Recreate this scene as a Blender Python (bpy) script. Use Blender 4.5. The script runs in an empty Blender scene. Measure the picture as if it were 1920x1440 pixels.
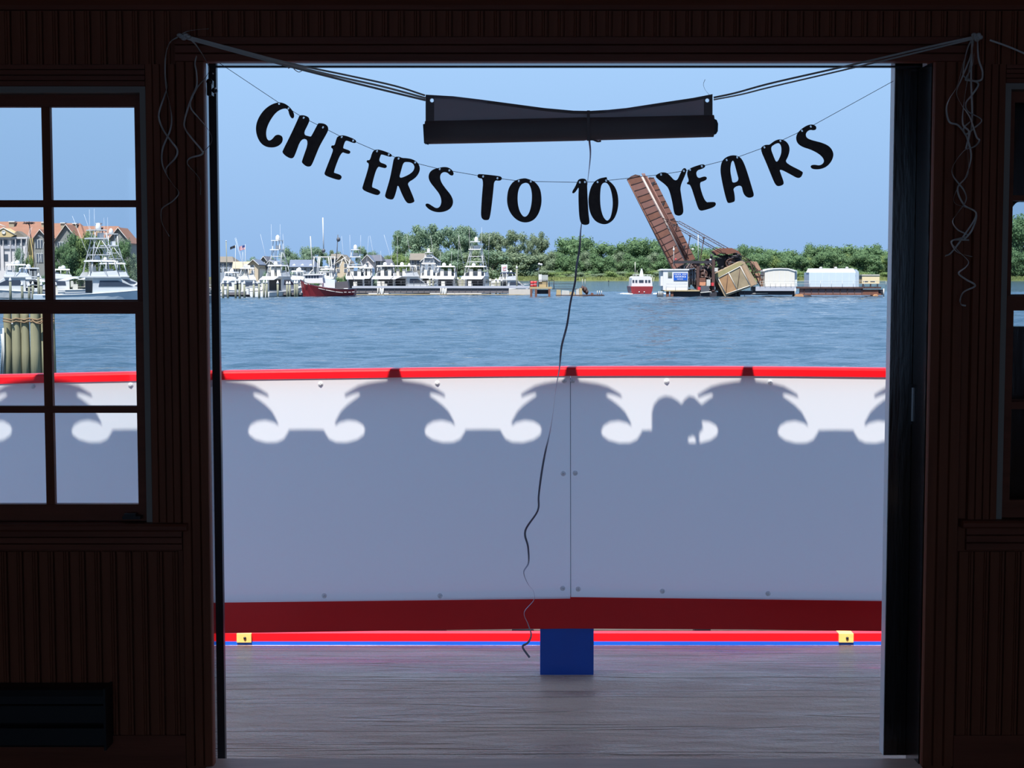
import bpy, math, random
from mathutils import Vector, Matrix
random.seed(7)
scn = bpy.context.scene
COL = scn.collection

# ------------------------------------------------------------------ camera
F = 2900.0                      # focal length in pixels of the 1920 px frame
HOR = 514.0                     # horizon row
TH = math.atan((720 - HOR) / F)
EYE = 1.534
cam = bpy.data.cameras.new('camera')
cam.sensor_width = 36.0
cam.lens = 36.0 * F / 1920.0
cam.clip_start = 0.05
cam.clip_end = 6000
camo = bpy.data.objects.new('camera', cam)
COL.objects.link(camo)
camo.location = (0, 0, EYE)
camo.rotation_euler = (math.pi / 2 - TH, 0, 0)
scn.camera = camo

# ------------------------------------------------------------------ world, sun, exposure
SUN_EL = math.radians(63.1)
SUN_AZ = math.radians(16.0)     # sun stands behind the camera, a little to its left
SUN_STRENGTH = 9.4
SKY_STRENGTH = 0.94
scn.view_settings.view_transform = 'Standard'
scn.view_settings.look = 'None'
scn.view_settings.gamma = 1.0
scn.view_settings.exposure = 0.15
scn.view_settings.use_curve_mapping = False

w = bpy.data.worlds.new('sky')
scn.world = w
w.use_nodes = True
nt = w.node_tree
nt.nodes.clear()
tc = nt.nodes.new('ShaderNodeTexCoord')
sep = nt.nodes.new('ShaderNodeSeparateXYZ')
rmp = nt.nodes.new('ShaderNodeValToRGB')
bg = nt.nodes.new('ShaderNodeBackground')
wo = nt.nodes.new('ShaderNodeOutputWorld')
nt.links.new(tc.outputs['Generated'], sep.inputs[0])
nt.links.new(sep.outputs['Z'], rmp.inputs[0])
nt.links.new(rmp.outputs[0], bg.inputs[0])
nt.links.new(bg.outputs[0], wo.inputs[0])
bg.inputs[1].default_value = SKY_STRENGTH
cr = rmp.color_ramp
cr.elements[0].position = 0.0
cr.elements[0].color = (0.285, 0.470, 0.775, 1)
cr.elements[1].position = 1.0
cr.elements[1].color = (0.200, 0.400, 0.820, 1)
e = cr.elements.new(0.13)
e.color = (0.375, 0.600, 0.925, 1)
e = cr.elements.new(0.45)
e.color = (0.300, 0.520, 0.900, 1)

sd = bpy.data.lights.new('sun', 'SUN')
sd.energy = SUN_STRENGTH
sd.angle = math.radians(0.36)
sd.color = (1.0, 0.965, 0.91)
so = bpy.data.objects.new('sun', sd)
COL.objects.link(so)
SUNDIR = Vector((math.cos(SUN_EL) * math.sin(SUN_AZ), math.cos(SUN_EL) * math.cos(SUN_AZ), -math.sin(SUN_EL)))
so.rotation_euler = SUNDIR.to_track_quat('-Z', 'Y').to_euler()
so.location = (-3, -6, 20)

scn.cycles.use_denoising = True
scn.cycles.max_bounces = 10
scn.cycles.diffuse_bounces = 6
scn.cycles.glossy_bounces = 4
scn.cycles.transparent_max_bounces = 16
scn.cycles.sample_clamp_indirect = 6.0

# ------------------------------------------------------------------ photo pixel -> place
ST, CT = math.sin(TH), math.cos(TH)


def ray(x, y):
    u = (x - 960) / F
    v = (720 - y) / F
    return Vector((u, CT + v * ST, -ST + v * CT))


def P(x, y, Y):
    """point at depth Y seen at pixel x,y"""
    d = ray(x, y)
    t = Y / d.y
    return Vector((d.x * t, Y, EYE + d.z * t))


def G(x, y, z):
    """point on the level z seen at pixel x,y"""
    d = ray(x, y)
    t = (z - EYE) / d.z
    return Vector((d.x * t, d.y * t, z))


WZ = EYE - 3.4                  # level of the water

# ------------------------------------------------------------------ materials


def lin(c):
    c = c / 255.0
    return c / 12.92 if c <= 0.04045 else ((c + 0.055) / 1.055) ** 2.4


def rgb(r, g, b, k=1.0):
    return (lin(r) * k, lin(g) * k, lin(b) * k, 1)


MATS = {}


def mat(name, col, rough=0.6, metal=0.0, var=0.12, scale=3.0, stretch=(1, 1, 1), bump=0.0, bscale=None, spec=0.5, coat=0.0):
    if name in MATS:
        return MATS[name]
    m = bpy.data.materials.new(name)
    m.use_nodes = True
    t = m.node_tree
    b = t.nodes['Principled BSDF']
    b.inputs['Roughness'].default_value = rough
    b.inputs['Metallic'].default_value = metal
    b.inputs['Specular IOR Level'].default_value = spec
    b.inputs['Coat Weight'].default_value = coat
    b.inputs['Coat Roughness'].default_value = 0.08
    c = t.nodes.new('ShaderNodeTexCoord')
    mp = t.nodes.new('ShaderNodeMapping')
    mp.inputs['Scale'].default_value = stretch
    t.links.new(c.outputs['Object'], mp.inputs[0])
    n = t.nodes.new('ShaderNodeTexNoise')
    n.inputs['Scale'].default_value = scale
    n.inputs['Detail'].default_value = 4
    t.links.new(mp.outputs[0], n.inputs['Vector'])
    mx = t.nodes.new('ShaderNodeMix')
    mx.data_type = 'RGBA'
    mx.inputs['A'].default_value = tuple(min(1, v * (1 - var)) for v in col[:3]) + (1,)
    mx.inputs['B'].default_value = tuple(min(1, v * (1 + var)) for v in col[:3]) + (1,)
    t.links.new(n.outputs['Fac'], mx.inputs['Factor'])
    t.links.new(mx.outputs['Result'], b.inputs['Base Color'])
    if bump:
        n2 = t.nodes.new('ShaderNodeTexNoise')
        n2.inputs['Scale'].default_value = bscale or scale * 4
        n2.inputs['Detail'].default_value = 4
        t.links.new(mp.outputs[0], n2.inputs['Vector'])
        bp = t.nodes.new('ShaderNodeBump')
        bp.inputs['Strength'].default_value = bump
        bp.inputs['Distance'].default_value = 0.02
        t.links.new(n2.outputs['Fac'], bp.inputs['Height'])
        t.links.new(bp.outputs[0], b.inputs['Normal'])
    MATS[name] = m
    return m


# ------------------------------------------------------------------ mesh helper
class MB:
    """collects shapes in world space and links them as ONE mesh object"""

    def __init__(s):
        s.v = []
        s.f = []
        s.mi = []
        s.smooth = []
        s.cur = 0

    def add(s, vs, fs, smooth=False):
        o = len(s.v)
        s.v += [Vector(v) for v in vs]
        for f in fs:
            s.f.append([i + o for i in f])
            s.mi.append(s.cur)
            s.smooth.append(smooth)
        return s

    def box(s, x0, x1, y0, y1, z0, z1):
        vs = [(x, y, z) for x in (x0, x1) for y in (y0, y1) for z in (z0, z1)]
        return s.add(vs, [(0, 1, 3, 2), (4, 6, 7, 5), (0, 4, 5, 1), (2, 3, 7, 6), (0, 2, 6, 4), (1, 5, 7, 3)])

    def obox(s, c, ax, ay, az):
        """box from centre and three half-axis vectors"""
        c, ax, ay, az = Vector(c), Vector(ax), Vector(ay), Vector(az)
        vs = [c + ax * i + ay * j + az * k for i in (-1, 1) for j in (-1, 1) for k in (-1, 1)]
        return s.add(vs, [(0, 1, 3, 2), (4, 6, 7, 5), (0, 4, 5, 1), (2, 3, 7, 6), (0, 2, 6, 4), (1, 5, 7, 3)])

    def prism(s, front, off):
        """polygon (3D points) pushed along the vector off"""
        n = len(front)
        off = Vector(off)
        vs = [Vector(p) for p in front] + [Vector(p) + off for p in front]
        fs = [list(range(n))[::-1], list(range(n, 2 * n))]
        for i in range(n):
            j = (i + 1) % n
            fs.append((i, j, n + j, n + i))
        return s.add(vs, fs)

    def tube(s, pts, r, n=6, smooth=True, r1=None):
        pts = [Vector(p) for p in pts]
        vs, fs = [], []
        m = len(pts)
        for i, p in enumerate(pts):
            d = (pts[min(i + 1, m - 1)] - pts[max(i - 1, 0)]).normalized()
            a = d.orthogonal().normalized() if abs(d.z) < .999 else Vector((1, 0, 0))
            if abs(d.z) < .999:
                a = Vector((0, 0, 1)).cross(d).normalized()
            b = d.cross(a).normalized()
            rr = r if r1 is None else r + (r1 - r) * i / max(1, m - 1)
            for k in range(n):
                t = 2 * math.pi * k / n
                vs.append(p + (a * math.cos(t) + b * math.sin(t)) * rr)
        for i in range(m - 1):
            for k in range(n):
                k2 = (k + 1) % n
                fs.append((i * n + k, i * n + k2, (i + 1) * n + k2, (i + 1) * n + k))
        s.add(vs, fs, smooth)
        o = len(s.v) - m * n
        s.f += [[o + k for k in range(n)][::-1], [o + (m - 1) * n + k for k in range(n)]]
        s.mi += [s.cur] * 2
        s.smooth += [False] * 2
        return s

    def lathe(s, c, prof, n=10, axis='z', smooth=True):
        """prof: list of (r, h) turned about an axis through c"""
        c = Vector(c)
        vs, fs = [], []
        for r, h in prof:
            for k in range(n):
                t = 2 * math.pi * k / n
                a, b = r * math.cos(t), r * math.sin(t)
                vs.append(c + (Vector((a, b, h)) if axis == 'z' else Vector((a, -h, b)) if axis == 'y' else Vector((h, a, b))))
        for i in range(len(prof) - 1):
            for k in range(n):
                k2 = (k + 1) % n
                fs.append((i * n + k, i * n + k2, (i + 1) * n + k2, (i + 1) * n + k))
        fs.append(list(range(n))[::-1])
        fs.append([(len(prof) - 1) * n + k for k in range(n)])
        return s.add(vs, fs, smooth)

    def ball(s, c, rx, ry=None, rz=None, n=8, m=6):
        ry = ry or rx
        rz = rz or rx
        c = Vector(c)
        vs, fs = [], []
        for i in range(m + 1):
            a = math.pi * i / m
            for k in range(n):
                t = 2 * math.pi * k / n
                vs.append(c + Vector((rx * math.sin(a) * math.cos(t), ry * math.sin(a) * math.sin(t), -rz * math.cos(a))))
        for i in range(m):
            for k in range(n):
                k2 = (k + 1) % n
                fs.append((i * n + k, i * n + k2, (i + 1) * n + k2, (i + 1) * n + k))
        return s.add(vs, fs, True)

    def sweep(s, pts, prof, smooth=False):
        """profile of (y,z) offsets carried along points that run mainly in x"""
        n = len(prof)
        vs, fs = [], []
        for p in pts:
            p = Vector(p)
            for a, b in prof:
                vs.append(p + Vector((0, a, b)))
        for i in range(len(pts) - 1):
            for k in range(n):
                k2 = (k + 1) % n
                fs.append((i * n + k, i * n + k2, (i + 1) * n + k2, (i + 1) * n + k))
        fs.append(list(range(n))[::-1])
        fs.append([(len(pts) - 1) * n + k for k in range(n)])
        return s.add(vs, fs, smooth)

    def base(s):
        xs = [v.x for v in s.v]
        ys = [v.y for v in s.v]
        return Vector(((min(xs) + max(xs)) / 2, (min(ys) + max(ys)) / 2, min(v.z for v in s.v)))

    def mesh(s, name, m, org):
        me = bpy.data.meshes.new(name)
        me.from_pydata([tuple(v - org) for v in s.v], [], s.f)
        for q in (m if isinstance(m, (list, tuple)) else [m]):
            me.materials.append(q)
        me.polygons.foreach_set('material_index', s.mi)
        me.polygons.foreach_set('use_smooth', s.smooth)
        me.update()
        import bmesh
        bm = bmesh.new()
        bm.from_mesh(me)
        bmesh.ops.recalc_face_normals(bm, faces=bm.faces)
        bm.to_mesh(me)
        bm.free()
        return me

    def build(s, name, m, parent=None):
        org = Vector(parent['_org']) if parent is not None else s.base()
        me = s.mesh(name, m, org)
        o = bpy.data.objects.new(name, me)
        COL.objects.link(o)
        if parent is not None:
            o.parent = parent
        else:
            o.location = org
        o['_org'] = tuple(org)
        return o


def tag(o, label=None, cat=None, group=None, kind=None):
    if label:
        o['label'] = label
    if cat:
        o['category'] = cat
    if group:
        o['group'] = group
    if kind:
        o['kind'] = kind
    return o


def thing(name, loc, label, cat, group=None, kind=None, rz=0.0):
    o = bpy.data.objects.new(name, None)
    o.empty_display_size = 0.1
    COL.objects.link(o)
    o.location = loc
    o.rotation_euler = (0, 0, rz)
    o['_org'] = tuple(loc)
    return tag(o, label, cat, group, kind)


def local(o):
    """parts of this thing are built about its own origin (it is turned or copied)"""
    o['_org'] = (0.0, 0.0, 0.0)
    return o


def part(name, me, parent):
    o = bpy.data.objects.new(name, me)
    COL.objects.link(o)
    o.parent = parent
    o['_org'] = parent['_org']
    return o


def copy_tree(o, parent=None):
    c = o.copy()
    COL.objects.link(c)
    c.parent = parent
    for ch in list(o.children):
        copy_tree(ch, c)
    return c


def label(o, s):
    o['label'] = s
    return o


def smoothpath(pts, n=6):
    """Catmull-Rom through the points"""
    pts = [Vector(p) for p in pts]
    out = []
    q = [pts[0] * 2 - pts[1]] + pts + [pts[-1] * 2 - pts[-2]]
    for i in range(1, len(q) - 2):
        a, b, c, d = q[i - 1], q[i], q[i + 1], q[i + 2]
        for k in range(n):
            t = k / n
            out.append(0.5 * ((2 * b) + (c - a) * t + (2 * a - 5 * b + 4 * c - d) * t * t + (3 * b - a - 3 * c + d) * t ** 3))
    out.append(pts[-1])
    return out


# ------------------------------------------------------------------ shared materials
M_WOOD = mat('dark stained pine', (.27, .080, .038, 1), .5, var=.45, scale=5, stretch=(6, 6, .5), bump=.05, spec=.2)
M_WOODH = mat('dark stained pine, level grain', (.25, .070, .036, 1), .45, var=.4, scale=5, stretch=(.5, 6, 6), bump=.05, spec=.25)
M_CEIL = mat('dark ceiling', rgb(45, 28, 24), .6, var=.2)
M_CARPET = mat('dark cabin floor', rgb(70, 56, 50), .55, var=.3, scale=9)
M_WHITE = mat('white gloss paint', (.90, .90, .90, 1), .35, var=.03, scale=1.5)
M_EXT = mat('white cabin siding', (.93, .93, .93, 1), .5, var=.04, scale=2)
M_LINER = mat('pale window liner', rgb(160, 150, 138), .5, var=.06)
M_ALU = mat('satin aluminium', (.62, .64, .66, 1), .16, metal=1.0, var=.06, scale=2, stretch=(1, 1, 3))
M_BLACK = mat('black painted metal', (.012, .012, .014, 1), .35, var=.3)
M_DOOR = mat('near black door varnish', rgb(30, 20, 18), .22, var=.4, scale=4, stretch=(5, 5, .6), bump=.08, coat=.3)
M_RED = mat('red gloss paint', (.80, .006, .012, 1), .28, var=.05, scale=6, bump=.02)
M_BLUE = mat('blue gloss paint', (.008, .10, .58, 1), .35, var=.08, scale=6, bump=.03)


def glass_mat(name, tint, k=1.0):
    m = bpy.data.materials.new(name)
    m.use_nodes = True
    t = m.node_tree
    t.nodes.clear()
    o = t.nodes.new('ShaderNodeOutputMaterial')
    tr = t.nodes.new('ShaderNodeBsdfTransparent')
    tr.inputs[0].default_value = tint
    gl = t.nodes.new('ShaderNodeBsdfGlossy')
    gl.inputs['Roughness'].default_value = .02
    fr = t.nodes.new('ShaderNodeFresnel')
    fr.inputs[0].default_value = 1.45
    mx = t.nodes.new('ShaderNodeMixShader')
    mu = t.nodes.new('ShaderNodeMath')
    mu.operation = 'MULTIPLY'
    mu.inputs[1].default_value = k
    t.links.new(fr.outputs[0], mu.inputs[0])
    t.links.new(mu.outputs[0], mx.inputs[0])
    t.links.new(tr.outputs[0], mx.inputs[1])
    t.links.new(gl.outputs[0], mx.inputs[2])
    t.links.new(mx.outputs[0], o.inputs[0])
    return m


M_DIM = glass_mat('added dimming strip', (.62, .63, .64, 1), .5)
M_GLASS = glass_mat('window glass', (.93, .95, .96, 1), .8)

# =================================================================== THE CABIN (setting)
YI, YO = 4.45, 4.56             # inner and outer face of the cabin's front wall
XL, XR = -0.872, 1.196          # door opening
ZH = 2.133                      # its head
SILL = 0.10
RX0, RX1 = -2.7, 2.7
CEIL = 2.36


def X_at(x, Y):
    return (x - 960) / F * Y     # good near mid height


floor = MB().box(RX0, RX1, -1.6, YI, SILL - .12, SILL - .02).build('floor', M_CARPET)
tag(floor, kind='structure')
ceil = MB().box(RX0, RX1, -1.6, YO, CEIL, CEIL + .08).build('ceiling', M_CEIL)
tag(ceil, kind='structure')
for nm, b in (('wall_left', (RX0 - .1, RX0, -1.6, YO, -.05, CEIL)), ('wall_right', (RX1, RX1 + .1, -1.6, YO, -.05, CEIL))):
    tag(MB().box(*b).build(nm, M_WOOD), kind='structure')
# unseen back wall; its row of openings is added to brighten the cabin
wb = MB().box(RX0, RX1, -1.7, -1.6, -.05, .75).box(RX0, RX1, -1.7, -1.6, 2.26, CEIL)
for k in range(4):
    xx = RX0 + (RX1 - RX0) * k / 3
    wb.box(max(RX0, xx - .06), min(RX1, xx + .06), -1.7, -1.6, .75, 2.26)
tag(wb.build('wall_back', M_WOOD), kind='structure')

# windows in the front wall, in wall coordinates
W1 = dict(x0=-2.02, x1=P(281, 560, YI).x, z0=P(0, 978, YI).z, z1=P(0, 163, YI).z)
W2 = dict(x0=P(1874, 560, YI).x, x1=2.42, z0=P(0, 972, YI).z, z1=P(0, 157, YI).z)

wf = thing('wall_front', (0, YI, 0), None, None, kind='structure')


def wall_layer(name, y0, y1, m, xl=XL, zh=ZH):
    b = MB()
    zt, zb = CEIL, -.05
    b.box(RX0, W1['x0'], y0, y1, zb, zt)
    b.box(W1['x0'], W1['x1'], y0, y1, zb, W1['z0'])
    b.box(W1['x0'], W1['x1'], y0, y1, W1['z1'], zt)
    b.box(W1['x1'], xl, y0, y1, zb, zt)
    b.box(xl, XR, y0, y1, zh, zt)
    b.box(xl, XR, y0, y1, zb, SILL - .05)
    b.box(XR, W2['x0'], y0, y1, zb, zt)
    b.box(W2['x0'], W2['x1'], y0, y1, zb, W2['z0'])
    b.box(W2['x0'], W2['x1'], y0, y1, W2['z1'], zt)
    b.box(W2['x1'], RX1, y0, y1, zb, zt)
    return b.build(name, m, wf)


wall_layer('backing', YI, YI + .012, M_WOOD)
wall_layer('core', YI + .012, YI + .06, M_WOOD, XL - .035, ZH + .03)
wall_layer('siding', YI + .06, YO, M_EXT, XL - .035, ZH + .03)

# beadboard planks: a flat board with a bead along one edge
PW = 0.0452


def plank_mesh(z0, z1, w=PW):
    b = MB()
    g = .0022
    pr = [(g, 0), (g, -.010), (.004, -.012), (w * .62, -.012), (w * .64, -.008), (w * .66, -.008), (w * .70, -.0125), (w * .76, -.0125),
          (w * .80, -.008), (w * .82, -.012), (w - g, -.012), (w - g, 0)]
    n = len(pr)
    vs = [Vector((x, y, z)) for z in (z0, z1) for x, y in pr]
    fs = [list(range(n)), list(range(n, 2 * n))[::-1]] + [(k, (k + 1) % n, n + (k + 1) % n, n + k) for k in range(n)]
    b.add(vs, fs)
    return b.mesh('plank', M_WOOD, Vector((0, 0, 0)))


def planks(x0, x1, z0, z1):
    me = plank_mesh(z0, z1)
    n = int((x1 - x0) / PW)
    off = (x1 - x0 - n * PW) / 2
    for i in range(n):
        o = bpy.data.objects.new('plank', me)
        COL.objects.link(o)
        o.parent = wf
        o.location = (x0 + off + i * PW, 0, 0)


ZA1 = P(0, 1030, YI).z          # under the window apron
CXL = P(338, 560, YI).x         # outer edge of the left door casing
CXR = P(1802, 560, YI).x
planks(RX0, CXL, SILL, ZA1 - .005)
planks(CXR, RX1, SILL, ZA1 - .005)
ZHC = P(0, 122, YI).z           # head casing top of the windows
planks(RX0, CXL, ZHC, P(0, 22, YI).z)
planks(CXR, RX1, ZHC, P(0, 22, YI).z)
planks(CXL, CXR, P(0, 70, YI).z, P(0, 22, YI).z)
planks(RX0, W1['x0'] - .1, ZA1, ZHC)
planks(W2['x1'] + .1, RX1, ZA1, ZHC)


# trims --------------------------------------------------------------
def fluted_v(name, x0, x1, z0, z1, ribs=4, d=.022, m=M_WOOD, parent=None, yf=YI):
    b = MB()
    pr = [(x0, 0), (x0, -d * .7)]
    wd = (x1 - x0)
    for k in range(ribs):
        a = x0 + wd * (k + .10) / ribs
        c = x0 + wd * (k + .90) / ribs
        pr += [(a, -d), (c, -d), (c + wd * .03, -d * .55)] if k < ribs - 1 else [(a, -d), (c, -d)]
    pr += [(x1, -d * .7), (x1, 0)]
    n = len(pr)
    vs = [Vector((x, yf + y, z)) for z in (z0, z1) for x, y in pr]
    b.add(vs, [list(range(n)), list(range(n, 2 * n))[::-1]] + [(k, (k + 1) % n, n + (k + 1) % n, n + k) for k in range(n)])
    return b.build(name, m, parent)


def fluted_h(name, x0, x1, z0, z1, ribs=4, d=.022, m=M_WOODH, parent=None, yf=YI):
    b = MB()
    pr = [(0, z0), (-d * .7, z0)]
    wd = z1 - z0
    for k in range(ribs):
        a = z0 + wd * (k + .10) / ribs
        c = z0 + wd * (k + .90) / ribs
        pr += [(-d, a), (-d, c), (-d * .55, c + wd * .03)] if k < ribs - 1 else [(-d, a), (-d, c)]
    pr += [(-d * .7, z1), (0, z1)]
    n = len(pr)
    vs = [Vector((x, yf + y, z)) for x in (x0, x1) for y, z in pr]
    b.add(vs, [list(range(n)), list(range(n, 2 * n))[::-1]] + [(k, (k + 1) % n, n + (k + 1) % n, n + k) for k in range(n)])
    return b.build(name, m, parent)


tag(fluted_v('trim_1', CXL, XL, SILL, ZH, 3), kind='structure')
tag(fluted_v('trim_2', XR, CXR, SILL, ZH, 3), kind='structure')
tag(fluted_h('trim_3', CXL, CXR, ZH, P(0, 70, YI).z, 3), kind='structure')
zc = P(0, 20, YI).z
crown = MB().sweep([(RX0, YI, zc), (RX1, YI, zc)], [(0, 0), (-.018, 0), (-.022, .012), (-.034, .03), (-.06, .065), (-.06, CEIL - zc), (0, CEIL - zc)])
tag(crown.build('trim_4', M_WOODH), kind='structure')
# dark door stops hung just outside, with added tinted strips imitating the dim reflection off the jamb
tag(MB().box(-.888, -.8655, 4.575, 4.60, SILL - .05, 2.20).build('trim_5', M_BLACK), kind='structure')
zs0, zs1 = P(0, 127, 4.585).z, P(0, 124, 4.585).z
tag(MB().box(-.8655, 1.30, 4.575, 4.592, zs0, zs1).build('trim_6', M_BLACK), kind='structure')
gs = MB().box(-.93, -.888, 4.586, 4.589, SILL - .05, 2.20).build('dim_strip_side', M_DIM)
tag(gs, kind='structure')
gs = MB().box(-.8655, 1.30, 4.583, 4.586, zs1, 2.24).build('dim_strip_top', M_DIM)
tag(gs, kind='structure')
tag(MB().box(XR - .004, XR, YI - .001, YO + .03, SILL - .05, ZH).build('trim_8', M_DOOR), kind='structure')
M_SILL = mat('worn grey painted sill', rgb(200, 164, 142), .4, var=.25, scale=6, stretch=(1, 4, 4), bump=.1)
thr = MB().box(XL - .02, XR, YI - .12, YI + .05, SILL - .05, SILL)
tag(thr.build('trim_7', M_SILL), kind='structure')
tag(MB().box(RX0, CXL, YI - .018, YI, SILL - .02, SILL + .09).build('baseboard_left', M_WOODH), kind='structure')
tag(MB().box(CXR, RX1, YI - .018, YI, SILL - .02, SILL + .09).build('baseboard_right', M_WOODH), kind='structure')


# windows -------------------------------------------------------------
def window(name, W, cols, x_in, rows_up, rows_lo, sash_l, sash_r):
    """cols/rows: glass edges already in metres"""
    r = thing(name, ((W['x0'] + W['x1']) / 2, YI, W['z0']), None, None, kind='structure')
    x0, x1, z0, z1 = W['x0'], W['x1'], W['z0'], W['z1']
    t = .017
    liner = MB().box(x0, x0 + t, YI - .012, YO, z0, z1).box(x1 - t, x1, YI - .012, YO, z0, z1).box(x0 + t, x1 - t, YI - .012, YO, z1 - t, z1)
    liner.build('window_liner', M_LINER, r)
    # two sashes: the upper one further out
    for nm, rows, yy in (('upper_sash', rows_up, YI + .045), ('lower_sash', rows_lo, YI + .015)):
        zb, zt = rows[0][0], rows[-1][1]
        top = z1 - t if nm == 'upper_sash' else rows_up[0][0] - .004
        bot = rows_lo[-1][1] + .004 if nm == 'upper_sash' else z0
        b = MB()
        b.box(x0 + t, cols[0][0], yy, yy + .028, bot, top)
        b.box(cols[-1][1], x1 - t, yy, yy + .028, bot, top)
        b.box(cols[0][0], cols[-1][1], yy, yy + .028, zt, top)
        b.box(cols[0][0], cols[-1][1], yy, yy + .028, bot, zb)
        s = b.build(nm, M_WOODH, r)
        for i in range(len(cols) - 1):
            MB().box(cols[i][1], cols[i + 1][0], yy + .004, yy + .024, zb, zt).build('muntin', M_WOOD, s)
        for i in range(len(rows) - 1):
            MB().box(cols[0][0], cols[-1][1], yy + .003, yy + .025, rows[i][1], rows[i + 1][0]).build('muntin', M_WOODH, s)
        for c in cols:
            for q in rows:
                MB().box(c[0], c[1], yy + .012, yy + .016, q[0], q[1]).build('pane', M_GLASS, s)
    # casing, stool and apron
    cw = .085
    fluted_v('casing', x0 - cw, x0, z0, ZHC, 4, .02, M_WOOD, r)
    fluted_v('casing', x1, x1 + cw, z0, ZHC, 4, .02, M_WOOD, r)
    fluted_h('casing', x0, x1, z1, ZHC, 4, .02, M_WOODH, r)
    st = MB().sweep([(x0 - cw - .02, YI, z0), (x1 + cw + .02, YI, z0)],
                    [(.05, 0), (.05, -.022), (-.045, -.022), (-.052, -.016), (-.052, -.006), (-.045, 0)])
    st.build('window_sill', M_WOODH, r)
    fluted_h('apron', x0 - cw, x1 + cw, ZA1, z0 - .024, 3, .018, M_WOODH, r)
    return r


YS = YI + .04
gx = lambda x: P(x, 560, YS).x
gz = lambda y: P(0, y, YS).z
c1 = [(gx(-238), gx(-88)), (gx(-74), gx(83)), (gx(99), gx(257))]
W1['x0'] = c1[0][0] - .06
wd1 = window('window_1', W1, c1, None, [(gz(562), gz(388)), (gz(375), gz(200))], [(gz(943), gz(773)), (gz(760), gz(588))], 0, 0)
c2 = [(gx(1896), gx(2050)), (gx(2066), gx(2220)), (gx(2236), gx(2390))]
W2['x1'] = c2[-1][1] + .06
wd2 = window('window_2', W2, c2, None, [(gz(552), gz(376)), (gz(366), gz(192))], [(gz(935), gz(766)), (gz(752), gz(582))], 0, 0)

# the open sliding door leaf, slid to the right along the outside of the wall
YD0, YD1 = 4.595, 4.642
dl = thing('door_1', (1.6, YD0, SILL), None, None, kind='structure')
DX0, DX1, DZ0, DZ1 = 1.126, 2.30, SILL - .02, 2.20
ox0, ox1 = P(1889, 500, YD0).x, 2.14       # glazed opening of the leaf
oz0, oz1 = P(0, 612, YD0).z, P(0, 378, YD0).z
cham = P(1910, 500, YD0).x - ox0
czz = oz1 - P(0, 420, YD0).z
b = MB()
b.box(DX0, ox0, YD0, YD1, DZ0, DZ1).box(ox1, DX1, YD0, YD1, DZ0, DZ1)
b.box(ox0, ox1, YD0, YD1, oz1, DZ1).box(ox0, ox1, YD0, YD1, DZ0, oz0)
for sgn, xx in ((1, ox0), (-1, ox1)):
    pts = [(xx, oz1)] + [(xx + sgn * cham * (1 - math.sin(a)) , oz1 - czz * (1 - math.cos(a))) for a in [k * math.pi / 16 for k in range(9)]]
    b.prism([Vector((x, YD0, z)) for x, z in pts], (0, YD1 - YD0, 0))
b.build('door_leaf', M_DOOR, dl)
MB().box(ox0, ox1, YD0 + .02, YD0 + .025, oz0, oz1).build('pane', M_GLASS, dl)
MB().box(ox0 - .02, ox1 + .02, YD0 - .008, YD0, P(0, 756, YD0).z, P(0, 748, YD0).z).build('panel_moulding', M_WOODH, dl)
MB().box(DX0 - .002, DX0, YD0, YD1, DZ0, DZ1).build('edge_strip', M_WHITE, dl)
hp = P(1709, 758, YD0)
hd_ = MB().box(hp.x - .010, hp.x + .010, YD0 - .003, YD0, hp.z - .06, hp.z + .06).build('door_handle', M_BLACK, dl)
MB().box(hp.x - .002, hp.x + .0015, YD0 - .008, YD0 - .003, hp.z - .05, hp.z + .05).build('highlight_line', mat('handle highlight steel', (.5, .5, .5, 1), .3, 1.0), hd_)  # slim bright strip added to draw the handle's highlight

# =================================================================== THE SIDE DECK (setting)
M_DECK = bpy.data.materials.new('wet grey painted deck')
M_DECK.use_nodes = True
t = M_DECK.node_tree
b = t.nodes['Principled BSDF']
c = t.nodes.new('ShaderNodeTexCoord')


def mapn(sc):
    m = t.nodes.new('ShaderNodeMapping')
    m.inputs['Scale'].default_value = sc
    t.links.new(c.outputs['Object'], m.inputs[0])
    return m


def noise(mp, s, d=4.0):
    n = t.nodes.new('ShaderNodeTexNoise')
    n.inputs['Scale'].default_value = s
    n.inputs['Detail'].default_value = d
    t.links.new(mp.outputs[0], n.inputs['Vector'])
    return n


n1 = noise(mapn((1, 5, 1)), 1.6, 5)
n2 = noise(mapn((1, 3.5, 1)), 5, 5)
n3 = noise(mapn((1, 2.2, 1)), 75, 3)
n4 = noise(mapn((1, 4, 1)), 2.2, 4)
rp = t.nodes.new('ShaderNodeValToRGB')
rp.color_ramp.elements[0].position = .30
rp.color_ramp.elements[0].color = rgb(218, 174, 146)
rp.color_ramp.elements[1].position = .68
rp.color_ramp.elements[1].color = rgb(246, 208, 178)
t.links.new(n4.outputs['Fac'], rp.inputs[0])
t.links.new(rp.outputs[0], b.inputs['Base Color'])
mr = t.nodes.new('ShaderNodeMapRange')
mr.inputs['From Min'].default_value = .38
mr.inputs['From Max'].default_value = .62
mr.inputs['To Min'].default_value = .24
mr.inputs['To Max'].default_value = .55
t.links.new(n1.outputs['Fac'], mr.inputs['Value'])
t.links.new(mr.outputs[0], b.inputs['Roughness'])
b.inputs['Specular IOR Level'].default_value = .33
b.inputs['Coat Weight'].default_value = .12
b.inputs['Coat Roughness'].default_value = .10
ad = t.nodes.new('ShaderNodeMath')
ad.operation = 'MULTIPLY_ADD'
ad.inputs[1].default_value = .26
t.links.new(n3.outputs['Fac'], ad.inputs[0])
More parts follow.
